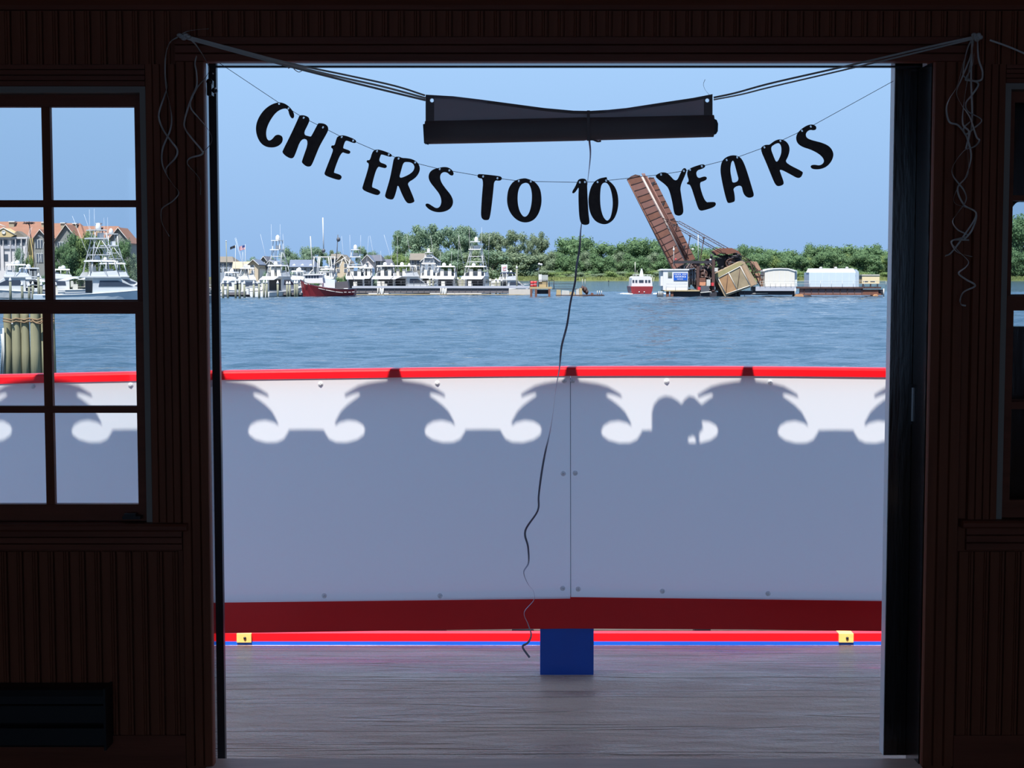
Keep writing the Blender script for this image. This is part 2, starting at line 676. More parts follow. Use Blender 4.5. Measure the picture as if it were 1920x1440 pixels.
# a few long wrinkles in the coating
n5 = noise(mapn((.35, 6, 1)), 1.1, 2)
w1 = t.nodes.new('ShaderNodeMath')
w1.operation = 'SUBTRACT'
w1.inputs[1].default_value = .5
t.links.new(n5.outputs['Fac'], w1.inputs[0])
w2 = t.nodes.new('ShaderNodeMath')
w2.operation = 'ABSOLUTE'
t.links.new(w1.outputs[0], w2.inputs[0])
w3_ = t.nodes.new('ShaderNodeMapRange')
w3_.interpolation_type = 'SMOOTHSTEP'
w3_.inputs['From Min'].default_value = .0
w3_.inputs['From Max'].default_value = .022
w3_.inputs['To Min'].default_value = .30
w3_.inputs['To Max'].default_value = .0
t.links.new(w2.outputs[0], w3_.inputs['Value'])
w4 = t.nodes.new('ShaderNodeMath')
w4.operation = 'ADD'
t.links.new(n2.outputs['Fac'], w4.inputs[0])
t.links.new(w3_.outputs[0], w4.inputs[1])
t.links.new(w4.outputs[0], ad.inputs[2])
bp = t.nodes.new('ShaderNodeBump')
bp.inputs['Strength'].default_value = 1.0
bp.inputs['Distance'].default_value = .035
t.links.new(ad.outputs[0], bp.inputs['Height'])
t.links.new(bp.outputs[0], b.inputs['Normal'])
t.links.new(bp.outputs[0], b.inputs['Coat Normal'])

YR = 5.87                       # railing line
YT = 6.487                      # toe rail line
ZT = EYE - .2429 * YT
deck = MB().prism([Vector((-4, YO, 0)), Vector((-4, YR, 0)), Vector((-4, YT + .06, ZT * (YT + .06 - YR) / (YT - YR))), Vector((-4, YT + .06, -.2)), Vector((-4, YO, -.2))], (8, 0, 0)).build('deck_floor', M_DECK)
tag(deck, kind='structure')
tag(MB().box(-4, 4, -1.7, YT + .06, WZ - .3, -.2).build('boat_hull', mat('hull white paint', (.7, .7, .68, 1), .4)), kind='structure')
# upper deck over the cabin
tag(MB().box(-4, 4, -1.75, YO, CEIL + .08, CEIL + .12).build('upper_deck', M_EXT), kind='structure')
tag(MB().box(-4, 4, YO, 5.14, 2.236, 2.262).build('canopy', M_EXT), kind='structure')

# water
WAVE = .029
M_WATER = bpy.data.materials.new('river water')
M_WATER.use_nodes = True
t = M_WATER.node_tree
b = t.nodes['Principled BSDF']
b.inputs['Base Color'].default_value = (.03, .062, .095, 1)
b.inputs['Roughness'].default_value = .08
b.inputs['IOR'].default_value = 1.33
c = t.nodes.new('ShaderNodeTexCoord')
n1 = noise(mapn((.6, 1, 1)), .55, 5)
n2 = noise(mapn((.5, 1, 1)), 1.5, 3)
n3 = noise(mapn((.25, 1, 1)), .035, 2)
ad = t.nodes.new('ShaderNodeMath')
ad.operation = 'ADD'
t.links.new(n1.outputs['Fac'], ad.inputs[0])
t.links.new(n2.outputs['Fac'], ad.inputs[1])
ml = t.nodes.new('ShaderNodeMath')
ml.operation = 'MULTIPLY'
mr = t.nodes.new('ShaderNodeMapRange')
mr.inputs['From Min'].default_value = .35
mr.inputs['From Max'].default_value = .7
mr.inputs['To Min'].default_value = .55
mr.inputs['To Max'].default_value = 1.25
t.links.new(n3.outputs['Fac'], mr.inputs['Value'])
t.links.new(ad.outputs[0], ml.inputs[0])
t.links.new(mr.outputs[0], ml.inputs[1])
bp = t.nodes.new('ShaderNodeBump')
bp.inputs['Strength'].default_value = 1.0
bp.inputs['Distance'].default_value = .25
t.links.new(ml.outputs[0], bp.inputs['Height'])
t.links.new(bp.outputs[0], b.inputs['Normal'])
import numpy as np
rs = np.random.RandomState(11)
waves = []
for k in range(70):
    lam = .55 * (9.0 ** rs.rand())
    a_ = rs.normal(0, .6) + math.pi / 2
    waves.append((lam, math.cos(a_) * 2 * math.pi / lam, math.sin(a_) * 2 * math.pi / lam, rs.rand() * 6.28))
gx0, gx1, gy0, gy1 = -150.0, 125.0, 34.0, 300.0
YMID = 120.0


def wave_grid(xa, xb, ya, yb, sx_, sy_, lmin, fade):
    X_, Y_ = np.meshgrid(np.append(np.arange(xa, xb, sx_), xb), np.append(np.arange(ya, yb, sy_), yb))
    H_ = np.zeros_like(X_)
    for lam, kx, ky, ph in waves:
        if lam > lmin:
            H_ += WAVE * lam / (2 * math.pi) * np.sin(kx * X_ + ky * Y_ + ph)
    H_ *= .8 + .32 * np.sin(X_ * .021 + 1.3 * np.sin(Y_ * .05)) * np.sin(Y_ * .085 + .7 * np.sin(X_ * .03))
    H_ *= np.clip(fade(X_, Y_), 0, 1)
    n_y, n_x = X_.shape
    c_ = np.stack([X_, Y_, H_ + WZ], -1).reshape(-1, 3).astype(np.float32)
    ix = np.arange(n_y * n_x).reshape(n_y, n_x)
    return c_, np.stack([ix[:-1, :-1], ix[:-1, 1:], ix[1:, 1:], ix[1:, :-1]], -1).reshape(-1, 4).astype(np.int32)


nx0, nx1 = -62.0, 52.0
parts_ = [wave_grid(nx0, nx1, gy0, YMID, .26, .21, .5, lambda X_, Y_: np.minimum(np.minimum(X_ - nx0, nx1 - X_) / 4, (Y_ - gy0) / 4)),
          wave_grid(gx0, gx1, YMID, gy1, .50, .36, 1.1, lambda X_, Y_: np.minimum(np.minimum(X_ - gx0, gx1 - X_) / 6, (gy1 - Y_) / 6))]
co = np.concatenate([p_[0] for p_ in parts_])
qd = np.concatenate([parts_[0][1], parts_[1][1] + len(parts_[0][0])])
rect = [(-1500, 1500, YT + .05, gy0), (-1500, nx0, gy0, YMID), (nx1, 1500, gy0, YMID), (-1500, gx0, YMID, gy1), (gx1, 1500, YMID, gy1), (-1500, 1500, gy1, 2500)]
far = np.array([q for a_, b_, c_, d_ in rect for q in ((a_, c_, WZ), (b_, c_, WZ), (b_, d_, WZ), (a_, d_, WZ))], np.float32)
n0 = len(co)
co = np.concatenate([co, far])
fq = np.arange(len(far), dtype=np.int32).reshape(-1, 4) + n0
qd = np.concatenate([qd, fq])
me = bpy.data.meshes.new('water_surface')
me.vertices.add(len(co))
me.vertices.foreach_set('co', co.ravel())
me.loops.add(qd.size)
me.loops.foreach_set('vertex_index', qd.ravel())
me.polygons.add(len(qd))
me.polygons.foreach_set('loop_start', np.arange(0, qd.size, 4, dtype=np.int32))
me.polygons.foreach_set('loop_total', np.full(len(qd), 4, np.int32))
me.polygons.foreach_set('use_smooth', np.ones(len(qd), bool))
me.materials.append(M_WATER)
me.update(calc_edges=True)
wat = bpy.data.objects.new('water_surface', me)
COL.objects.link(wat)
tag(wat, kind='structure')

# =================================================================== RAILING
rail = thing('deck_railing', (0, YR, 0), 'white panelled deck railing with a red cap rail across the doorway', 'railing')
pz_ = .16
YP = YR - .04                   # inner face of the panels
capx = [(-760, 716), (-300, 710), (0, 703), (257, 697.5), (415, 695.5), (740, 691), (1060, 688), (1400, 688), (1660, 690.5), (2000, 694), (2500, 700)]
pts = smoothpath([P(x, y, YP - .003) for x, y in capx], 3)
h = .034
pr = [(-.0, -h), (0, -.010), (.003, -.003), (.010, 0), (.056, 0), (.062, -.004), (.065, -h)]
MB().sweep(pts, pr, False).build('cap_rail', M_RED, rail)


# thin white plastic sheet: made half translucent to brighten its shaded side
M_SHEET = mat('white plastic sheet', (.93, .93, .93, 1), .32, var=.02, scale=1.5)
t = M_SHEET.node_tree
tl = t.nodes.new('ShaderNodeBsdfTranslucent')
tl.inputs[0].default_value = (.97, .96, .97, 1)
ms = t.nodes.new('ShaderNodeMixShader')
ms.inputs[0].default_value = .50
t.links.new(t.nodes['Principled BSDF'].outputs[0], ms.inputs[1])
t.links.new(tl.outputs[0], ms.inputs[2])
t.links.new(ms.outputs[0], t.nodes['Material Output'].inputs[0])


def seg_panel(x0, x1, yt0, yt1, yb0, yb1, dy=0.0, nm='panel'):
    b = MB()
    n = 10
    fr = [P(x0, yt0, YP + dy)] + [P(x1, yt1, YP + dy)] + [P(x1, yb1, YP + dy), P(x0, yb0, YP + dy)]
    b.add(fr, [(0, 1, 2, 3)])           # one skin, so light passes it once
    return b.build(nm, M_SHEET, rail)


# the panels run up behind the cap rail
seg_panel(-760, 415, 720, 700, 1146, 1130)
seg_panel(415, 1069.2, 700, 692, 1130, 1122.5)
seg_panel(1069.9, 1700, 692, 697, 1119.5, 1127.5, .0012)
MB().prism([P(1069, 709, YP - .001), P(1070.1, 709, YP - .001), P(1070.6, 1119, YP - .001), P(1069.5, 1119, YP - .001)], (0, .0008, 0)).build('seam_gap', mat('dark seam', (.22, .24, .3, 1), .8), rail)  # dark strip laid along the panel joint
seg_panel(1700, 2500, 697, 706, 1127.5, 1138, .0012)
# framing behind the panels
scr = [(601, 720), (820, 718.5), (1058, 713.5), (1073.5, 713.5), (1056, 888), (1078.5, 887), (1055, 1103), (1084, 1104.5), (608, 1117), (825, 1117),
       (1242, 1108.5), (1440, 1113), (1250, 714.5), (1444, 717), (62, 724), (245, 722), (395, 721), (390, 1120)]
s0 = MB().lathe((0, 0, 0), [(.0098, 0), (.0098, .0016), (.0085, .0024), (.0056, .0024), (.0052, .0046), (.003, .006), (.0012, .0046)], 14, 'y').mesh('screw', M_SHEET, Vector((0, 0, 0)))
for x, y in scr:
    o = part('screw', s0, rail)
    p = P(x, y, YP)
    o.location = p - Vector(rail.location)
kb = [(-760, 1203, 1146), (415, 1187.5, 1130), (740, 1182.5, 1126), (1068, 1178.5, 1121), (1400, 1180.5, 1123), (1700, 1184, 1127.5), (2500, 1196, 1138)]
b = MB()
for i in range(len(kb) - 1):
    (xa, ba, ta), (xb, bb, tb) = kb[i], kb[i + 1]
    b.prism([P(xa, ta - 4, YP + .010), P(xb, tb - 4, YP + .010), P(xb, bb, YP + .010), P(xa, ba, YP + .010)], (0, .04, 0))
b.build('kick_board', M_RED, rail)
pz = P(0, 1178, YP + .01).z
for x0, x1 in ((1013, 1113), (-340, -240)):
    a, c_ = P(x0, 1230, YP + .012).x, P(x1, 1230, YP + .012).x
    MB().box(a, c_, YP + .012, YP + .072, 0, pz + .12).build('post', M_BLUE, rail)

# toe rail at the deck's edge, out in the sun
tr = thing('toe_rail', (0, YT, 0), 'red and blue painted toe rail along the sunlit deck edge', 'toe rail')
zt0 = P(0, 1203, YT).z
zt1 = P(0, 1188, YT).z
MB().box(-4, 4, YT, YT + .05, ZT, zt0).build('blue_base', M_BLUE, tr)
MB().box(-4, 4, YT + .004, YT + .05, zt0, zt1).build('red_rail', M_RED, tr)
M_TAN = mat('bare varnished timber', rgb(236, 196, 110), .45, var=.15, scale=20, stretch=(1, 4, 4))
for xx in (458, 1586):
    p = P(xx, 1196, YT)
    k = MB().box(p.x - .031, p.x + .031, YT - .008, YT + .05, zt0 - .002, zt1 + .001).build('timber_chock', M_TAN, tr)
    MB().lathe((p.x + .004, YT - .008, (zt0 + zt1) / 2), [(.006, 0), (.006, .004), (.003, .006)], 8, 'y').build('bolt', M_BLACK, k)

# dark timber pier beyond the boat's side, seen under the kick board
pier = thing('pier_edge', (0, 7.4, -.6), 'dark weathered timber pier edge seen under the railing', 'pier')
M_CREO = mat('creosoted timber', rgb(74, 62, 54), .8, var=.5, scale=6, stretch=(1, 5, 5), bump=.2)
zz = P(0, 1170, 7.4).z
MB().box(-4, 4, 7.4, 7.7, WZ - .3, zz - .03).build('beam', M_CREO, pier)
for i, (a, d) in enumerate(((430, 485), (510, 580), (600, 626), (686, 712), (770, 836), (960, 1000), (1300, 1330))):
    MB().box(P(a, 1180, 7.38).x, P(d, 1180, 7.38).x, 7.33, 7.40, zz - .5, zz - .01).build('fender_block', M_BLACK, pier)

# upper deck railing of sawn fretwork: it throws the pattern on the panels
YF = 5.15
dY = (YP - YF)
SHIFT = -SUNDIR * (dY / SUNDIR.y)           # from the panel back up to the fretwork
half = [(9, 640), (9.5, 690), (11, 702), (15, 713), (30, 715), (50, 718), (68, 723), (82, 731), (94, 739), (81, 734), (69, 731), (63, 735), (66, 742), (76, 749), (89, 759), (101, 771),
        (108, 784), (112, 792), (104, 786), (88, 782), (72, 784), (60, 791), (55, 802), (58, 815), (70, 824), (90, 829.5), (110, 829),
        (123, 823), (130, 812), (133, 805.5), (165.5, 805)]
PERIOD = 331.0


def fret(cx, cnt):
    pts = []
    for i in range(cnt):
        c0 = cx + PERIOD * i
        L = [(c0 - x, y) for x, y in reversed(half)]
        R = [(c0 + x, y) for x, y in half]
        pts += L + R[0:]
    return pts


upr = thing('canopy_cresting', (0, YF, 2.236), 'white sawn fretwork cresting along the canopy edge over the side deck', 'cresting')
M_FRET = mat('fretwork white paint', (.8, .8, .8, 1), .5, var=.03)
for i in range(-4, 5):
    c0 = 740 + PERIOD * i
    pp = [(c0 - x, y) for x, y in reversed(half)] + [(c0 + x, y) for x, y in half]
    w3 = [P(x, y, YP) + SHIFT for x, y in pp]
    w3 = [Vector((w3[0].x, YF, 2.236))] + w3 + [Vector((w3[-1].x, YF, 2.236))]
    MB().prism([Vector((q.x, YF, q.z)) for q in w3], (0, -.006, 0)).build('fretwork_panel', M_FRET, upr)



def shade_shape(pp, yy, lb_):  # unseen shapes added to cast the two-humped shadow on the panel
    SH = -SUNDIR * ((YP - yy) / SUNDIR.y)
    w3 = [P(x, y, YP) + SH for x, y in pp]
    o = MB().prism([Vector((q.x, yy, q.z)) for q in w3], (0, -.015, 0)).build('vent_or_shadow_shape', M_FRET)
    tag(o, lb_, 'shadow shape', 'unseen shapes added on the canopy edge for their shadow')


shade_shape([(1222, 840), (1222, 772), (1226, 757), (1235, 746), (1247, 741), (1259, 743), (1271, 750), (1278, 757), (1279, 800), (1288, 806), (1290, 822), (1290, 840)], YF - .05, 'wider round-topped unseen shape on the canopy edge, added for its shadow')
shade_shape([(1272, 806), (1272, 756), (1278, 756), (1284, 747), (1292, 741), (1301, 743), (1309, 751), (1318, 760), (1313, 776), (1316, 788), (1309, 797), (1310, 815), (1305, 840), (1303, 806), (1297, 801), (1289, 805)], YF - .03, 'narrower round-topped unseen shape on the canopy edge, added for its shadow')

# =================================================================== INSIDE THE DOORWAY
M_RIB = mat('silver curling ribbon', (.74, .70, .64, 1), .4, metal=.0, var=.08, scale=30)
M_RIBV = mat('lavender grey curling ribbon', (.60, .56, .68, 1), .35, metal=.1, var=.15, scale=12)


def ribbon_strip(b, pts, width=.005, twist=1.6, t0=0.0, thick=.0005, amp=1.0):
    pts = smoothpath(pts, 7)
    n = len(pts)
    vs, fs = [], []
    acc = 0
    for i, p in enumerate(pts):
        d = (pts[min(i + 1, n - 1)] - pts[max(i - 1, 0)]).normalized()
        ref = Vector((0, 1, 0))
        a = d.cross(ref).normalized()
        c = d.cross(a).normalized()
        if i:
            acc += (p - pts[i - 1]).length
        ang = t0 + math.sin(acc / .11 * twist) * amp
        wv = (a * math.cos(ang) + c * math.sin(ang)) * width / 2
        tv = (c * math.cos(ang) - a * math.sin(ang)) * thick / 2
        vs += [p - wv - tv, p + wv - tv, p + wv + tv, p - wv + tv]
    for i in range(n - 1):
        for k in range(4):
            k2 = (k + 1) % 4
            fs.append((i * 4 + k, i * 4 + k2, i * 4 + 4 + k2, i * 4 + 4 + k))
    fs += [(0, 1, 2, 3), (n * 4 - 1, n * 4 - 2, n * 4 - 3, n * 4 - 4)]
    b.add(vs, fs, False)


def ribbon(px, Y, label_, group=None, width=.005, m=None, org=(0, 0), s=1.0, Y1=None, depth=0.0, seed=0, tw=1.6):
    b = MB()
    n = len(px)
    pts = []
    for i, (x, y) in enumerate(px):
        yy = Y + ((Y1 - Y) * i / (n - 1) if Y1 else 0) + depth * math.sin(i * 1.9 + seed)
        pts.append(P(org[0] + x * s, org[1] + y * s, yy))
    ribbon_strip(b, pts, width, tw, seed, amp=.3 if tw < .5 else 1.0)
    o = b.build('ribbon', m or M_RIB)
    tag(o, label_, 'ribbon', group)
    return o


k4 = dict(org=(280, 30), s=200 / 670.0)
YW = YI - .05
ribbon([(185, 128), (130, 165), (105, 230), (97, 290), (105, 400), (108, 460), (65, 590), (62, 650), (90, 720), (140, 790), (175, 840), (165, 890), (110, 950), (105, 985)], YW,
       'shorter of two curled silver ribbons hanging left beside the window', seed=.4, depth=.012, **k4)
ribbon([(183, 130), (125, 175), (100, 280), (105, 450), (125, 540), (140, 640), (130, 720), (85, 830), (80, 920), (110, 1000), (150, 1060), (185, 1110), (150, 1160), (90, 1200), (75, 1230), (80, 1300), (125, 1385)], YW + .008,
       'longest curled silver ribbon hanging left of the doorway, ending lowest', seed=1.1, depth=.01, **k4)
ribbon([(240, 128), (300, 190), (360, 290), (375, 340), (350, 390), (300, 450), (260, 530), (225, 640), (222, 700), (260, 760), (330, 845), (325, 872), (260, 890), (238, 915), (250, 945), (300, 1000), (322, 1050), (320, 1120)], YW,
       'curled silver ribbon looping across the left door jamb with a sharp zigzag', seed=.2, depth=.012, **k4)
ribbon([(297, 250), (287, 300), (297, 360), (297, 440), (262, 520), (262, 580), (310, 640), (360, 700), (393, 765), (380, 810), (345, 848), (330, 850)], YW - .006,
       'thin curled silver ribbon end bowing out over the left door edge', seed=2.0, depth=.01, width=.0042, **k4)
ribbon([(185, 126), (235, 98), (300, 86), (375, 80)], YW, 'short silver ribbon end sticking out right above the left knot', seed=.9, width=.004, **k4)
kn = MB()
for i in range(5):
    a = P(337 + i * 4, 66 + (i % 3) * 3, YW - .004)
    kn.ball(a, .009, .008, .006, 8, 5)
tag(kn.build('ribbon_knot', M_RIB), 'small silver ribbon knot pinned over the left door corner', 'knot')

# strands that carry the rolled banner
YB = 4.455                      # plane of the rolled banner
ribbon([(343, 66), (430, 89), (545, 119), (650, 141), (740, 161), (797, 179)], YW, 'uppermost silver ribbon strand from the left knot to the rolled banner', Y1=YB, width=.0055, seed=.2, tw=.25)
ribbon([(343, 70), (440, 97), (552, 127), (650, 152), (740, 174), (798, 188)], YW, 'lowest silver ribbon strand from the left knot to the rolled banner', Y1=YB, width=.0065, seed=.3, tw=.25)
ribbon([(343, 68), (440, 93), (548, 123), (640, 145), (720, 163), (798, 184)], YW + .004, 'middle silver ribbon strand from the left knot to the rolled banner', Y1=YB, width=.006, seed=.1, tw=.25)
ribbon([(540, 128), (548, 126), (553, 131), (560, 135), (566, 133)], YB - .06, 'tiny curled ribbon end under the left banner strands', seed=.6, width=.003)
ribbon([(1832, 68), (1750, 86), (1600, 121), (1450, 155), (1380, 174), (1338, 183)], YW, 'upper silver ribbon strand from the right knot to the rolled banner', Y1=YB, width=.006, seed=.2, tw=.25)
ribbon([(1832, 71), (1750, 91), (1600, 127), (1450, 162), (1390, 177), (1338, 187)], YW, 'lower silver ribbon strand from the right knot to the rolled banner', Y1=YB, width=.0055, seed=.4, tw=.25)
ribbon([(1330, 178), (1322, 168), (1319, 158), (1322, 149)], YB, 'short thin ribbon end curling up at the right banner corner', seed=1.2, width=.0025)
k5 = dict(org=(1640, 30), s=280 / 720.0)
RS = [
    ([(490, 85), (450, 150), (430, 240), (430, 290), (470, 310), (500, 330), (470, 380), (440, 420), (450, 460), (515, 500), (480, 540), (440, 570), (430, 540), (460, 510)], 'curled silver ribbon of the right bunch that loops back at mid length', .3),
    ([(480, 95), (440, 180), (400, 330), (360, 400), (346, 450), (360, 510), (400, 525), (430, 560), (450, 600), (465, 680), (440, 770), (390, 850), (385, 900), (430, 920), (490, 950), (470, 1030), (430, 1080)], 'silver ribbon of the right bunch bulging furthest left', 1.0),
    ([(485, 95), (460, 200), (420, 300), (395, 370), (420, 430), (460, 490), (490, 580), (505, 600), (480, 630), (430, 650), (380, 720), (378, 770), (430, 840), (440, 890), (400, 950), (376, 990), (400, 1030), (450, 1060), (380, 1080), (372, 1100), (400, 1140), (470, 1160)], 'silver ribbon of the right bunch swinging left and right down its length', 1.7),
    ([(495, 85), (500, 200), (520, 270), (510, 310), (450, 310), (440, 300), (470, 240), (480, 180)], 'short silver ribbon loop at the top right of the right bunch', 2.2),
    ([(470, 120), (465, 300), (470, 500), (450, 640), (450, 760), (400, 830), (430, 910), (490, 955), (430, 1060), (370, 1140), (340, 1157)], 'silver ribbon of the right bunch ending in a leftward tip', 2.9),
    ([(455, 1080), (370, 1085), (400, 1130), (450, 1180), (440, 1210), (405, 1240), (440, 1270), (485, 1300), (430, 1330), (412, 1370), (420, 1392), (440, 1397)], 'corkscrew silver ribbon end hanging lowest of the right bunch', 3.6),
    ([(478, 90), (455, 260), (430, 420), (425, 520), (455, 560), (440, 640)], 'straightest silver ribbon in the middle of the right bunch', 4.4),
]
for i, (px, lb, sd_) in enumerate(RS):
    ribbon(px, YW - .006 * (i % 4), lb, 'ribbons bunched right of the doorway', seed=sd_, depth=.014, **k5)
ribbon([(555, 116), (640, 146), (720, 180), (820, 226)], YW, 'silver ribbon strand running off to the upper right above the right window', seed=.3, tw=.3, **k5)
kn = MB()
for i in range(5):
    kn.ball(P(1826 + i * 3, 66 + (i % 3) * 4, YW - .004), .008, .008, .007, 8, 5)
tag(kn.build('ribbon_knot', M_RIB), 'small silver ribbon knot pinned over the right door corner', 'knot')

# the rolled banner --------------------------------------------------
M_FAB = mat('charcoal banner cloth', rgb(168, 160, 172), .7, var=.12, scale=8)
M_FAB2 = mat('dark banner cloth', rgb(150, 136, 134), .65, var=.15, scale=8)
t = M_FAB.node_tree
tl = t.nodes.new('ShaderNodeBsdfTranslucent')
tl.inputs[0].default_value = (.9, .82, .8, 1)
ms = t.nodes.new('ShaderNodeMixShader')
ms.inputs[0].default_value = .10
t.links.new(t.nodes['Principled BSDF'].outputs[0], ms.inputs[1])
t.links.new(tl.outputs[0], ms.inputs[2])
t.links.new(ms.outputs[0], t.nodes['Material Output'].inputs[0])
rb = thing('rolled_banner', P(1067, 270, YB), 'dark cloth banner rolled up and hung by ribbons across the doorway', 'banner')
top_all = [(798, 178), (850, 181), (900, 187), (960, 195), (1020, 203), (1075, 208), (1105, 208.5), (1140, 206.5), (1175, 203), (1240, 193), (1300, 184), (1336, 177)]

top = [(813, 178.9)] + top_all[1:-1] + [(1321, 179.6)]


def lerp_y(x, a, b_):
    return a + (b_ - a) * (x - 798) / (1336 - 798)


b = MB()
vs, fs = [], []
NV = 5
for x, y in top:
    yb = lerp_y(x, 232, 222)
    for k in range(NV):
        q = P(x, y + (yb - y) * k / (NV - 1), YB + .012 * math.sin(x * .02) * (1 - k / (NV - 1)))
        vs.append(q)
for i in range(len(top) - 1):
    for k in range(NV - 1):
        a = i * NV + k
        fs.append((a, a + 1, a + NV + 1, a + NV))
b.add(vs, fs, True)
fl = b.build('loose_flap', M_FAB, rb)
M_EYE = mat('pale eyelet', (.9, .92, .95, 1), .3, metal=.2)
# folded hems along the sides and the upper edge


def holed(loops, Y, th, org):
    """flat piece with round holes, cut in the photo plane at distance Y"""
    cu = bpy.data.curves.new('outline', 'CURVE')
    cu.dimensions = '2D'
    cu.fill_mode = 'BOTH'
    cu.extrude = th / 2
    for lp in loops:
        sp = cu.splines.new('POLY')
        sp.points.add(len(lp) - 1)
        for pt, (x, y) in zip(sp.points, lp):
            q = P(x, y, Y)
            pt.co = (q.x, q.z, 0, 1)
        sp.use_cyclic_u = True
    tmp = bpy.data.objects.new('tmp', cu)
    me = bpy.data.meshes.new_from_object(tmp)
    bpy.data.objects.remove(tmp)
    for v in me.vertices:
        x, z, d = v.co
        v.co = (x - org.x, Y + d - org.y, z - org.z)
    me.materials.clear()
    return me


for quad, ec in (([(798, 177.6), (814, 178.6), (814, 229), (798, 230)], (810, 188.3)), ([(1320, 179.8), (1336, 176.6), (1336, 222), (1320, 222.4)], (1326, 188.3))):
    hole = [(ec[0] + 3.6 * math.cos(k * math.pi / 7), ec[1] + 3.6 * math.sin(k * math.pi / 7)) for k in range(14)]
    hm = holed([quad, hole], YB - .004, .0015, Vector(rb['_org']))
    hm.materials.append(M_FAB2)
    part('side_hem', hm, fl)
    rg_ = MB()
    c0 = P(ec[0], ec[1], YB - .0055)
    rin, rout = 3.5 * YB / F, 4.5 * YB / F
    vs, fs = [], []
    for k in range(14):
        a_ = k * math.pi / 7
        for r_, dy_ in ((rin, 0), (rout, 0), (rout, .001), (rin, .001)):
            vs.append(c0 + Vector((r_ * math.cos(a_), dy_, r_ * math.sin(a_))))
    for k in range(14):
        k2 = (k + 1) % 14
        for m_ in range(4):
            fs.append((k * 4 + m_, k2 * 4 + m_, k2 * 4 + (m_ + 1) % 4, k * 4 + (m_ + 1) % 4))
    rg_.add(vs, fs)
    rg_.build('eyelet', M_EYE, fl)
b = MB()
for (xa, ya), (xb, yb) in zip(top_all[:-1], top_all[1:]):
    b.prism([P(xa, ya - .6, YB - .006), P(xb, yb - .6, YB - .006), P(xb, yb + 5, YB - .006), P(xa, ya + 5, YB - .006)], (0, .002, 0))
b.build('top_hem', M_FAB2, fl)
# the roll: a slightly flattened tube of cloth
b = MB()
n = 16
st = [(797, 227, 270.5), (900, 224.5, 268.5), (1010, 222, 266), (1095, 220, 264), (1103, 220.5, 262.5), (1112, 220, 263.5), (1200, 218.5, 261), (1338, 215.5, 257)]
vs, fs = [], []
for x, y0, y1 in st:
    a, c_ = P(x, y0, YB), P(x, y1, YB)
    ctr = (a + c_) / 2
    r = (a - c_).length / 2
    for k in range(n):
        t_ = 2 * math.pi * k / n
        vs.append(ctr + Vector((0, math.cos(t_) * r * .8, math.sin(t_) * r)))
for i in range(len(st) - 1):
    for k in range(n):
        k2 = (k + 1) % n
        fs.append((i * n + k, i * n + k2, (i + 1) * n + k2, (i + 1) * n + k))
fs += [list(range(n)), list(range((len(st) - 1) * n, len(st) * n))]
b.add(vs, fs, True)
rl = b.build('cloth_roll', M_FAB2, rb)
MB().prism([P(793, 233, YB - .01), P(800, 231, YB - .01), P(803, 271, YB - .01), P(795, 268, YB - .01)], (0, .02, 0)).build('rod_end', M_BLACK, rb)
MB().prism([P(1338, 222, YB - .012), P(1344, 225, YB - .012), P(1346.5, 232, YB - .012), P(1346, 246, YB - .012), P(1343, 251, YB - .012), P(1338, 252, YB - .012)], (0, .024, 0)).build('rod_end', M_BLACK, rb)
MB().prism([P(1100.5, 207, YB - .032), P(1106, 207, YB - .032), P(1106, 264, YB - .032), P(1100.5, 264, YB - .032)], (0, .001, 0)).build('tie_ribbon', M_FAB2, rb)
ribbon([(1105, 262), (1112, 262), (1120, 265), (1127, 264.5)], YB - .01, 'stubby dark ribbon end under the middle of the rolled banner', width=.005, m=M_FAB2, tw=.2)
# the long tail
ribbon([(1105, 262), (1107, 290), (1103, 330), (1096, 380), (1089, 430), (1087, 462), (1081, 500), (1078, 530), (1070, 565), (1063, 610), (1053, 650), (1049, 690), (1042, 730), (1036, 780), (1030, 815), (1022, 850),
        (1015, 890), (1010, 930), (1008, 958), (985, 995), (990, 1025), (991, 1055), (982, 1073), (990, 1095), (1000, 1108), (1001, 1125), (983, 1148), (990, 1170), (996, 1190), (990, 1205), (980, 1213), (993, 1233)],
       4.565, 'long lavender grey ribbon tail dangling from the rolled banner nearly to the deck', Y1=4.66, width=.0062, m=M_RIBV, seed=.5, tw=1.1)

# =================================================================== LETTER BANNER
M_CARD = mat('black glitter card', (.13, .10, .088, 1), .6, var=.5, scale=60)
YL = 4.55


def chaikin(p, it=2):
    for _ in range(it):
        q = []
        n = len(p)
        for i in range(n):
            a, b_ = p[i], p[(i + 1) % n]
            q.append((a[0] * .75 + b_[0] * .25, a[1] * .75 + b_[1] * .25))
            q.append((a[0] * .25 + b_[0] * .75, a[1] * .25 + b_[1] * .75))
        p = q
    return p


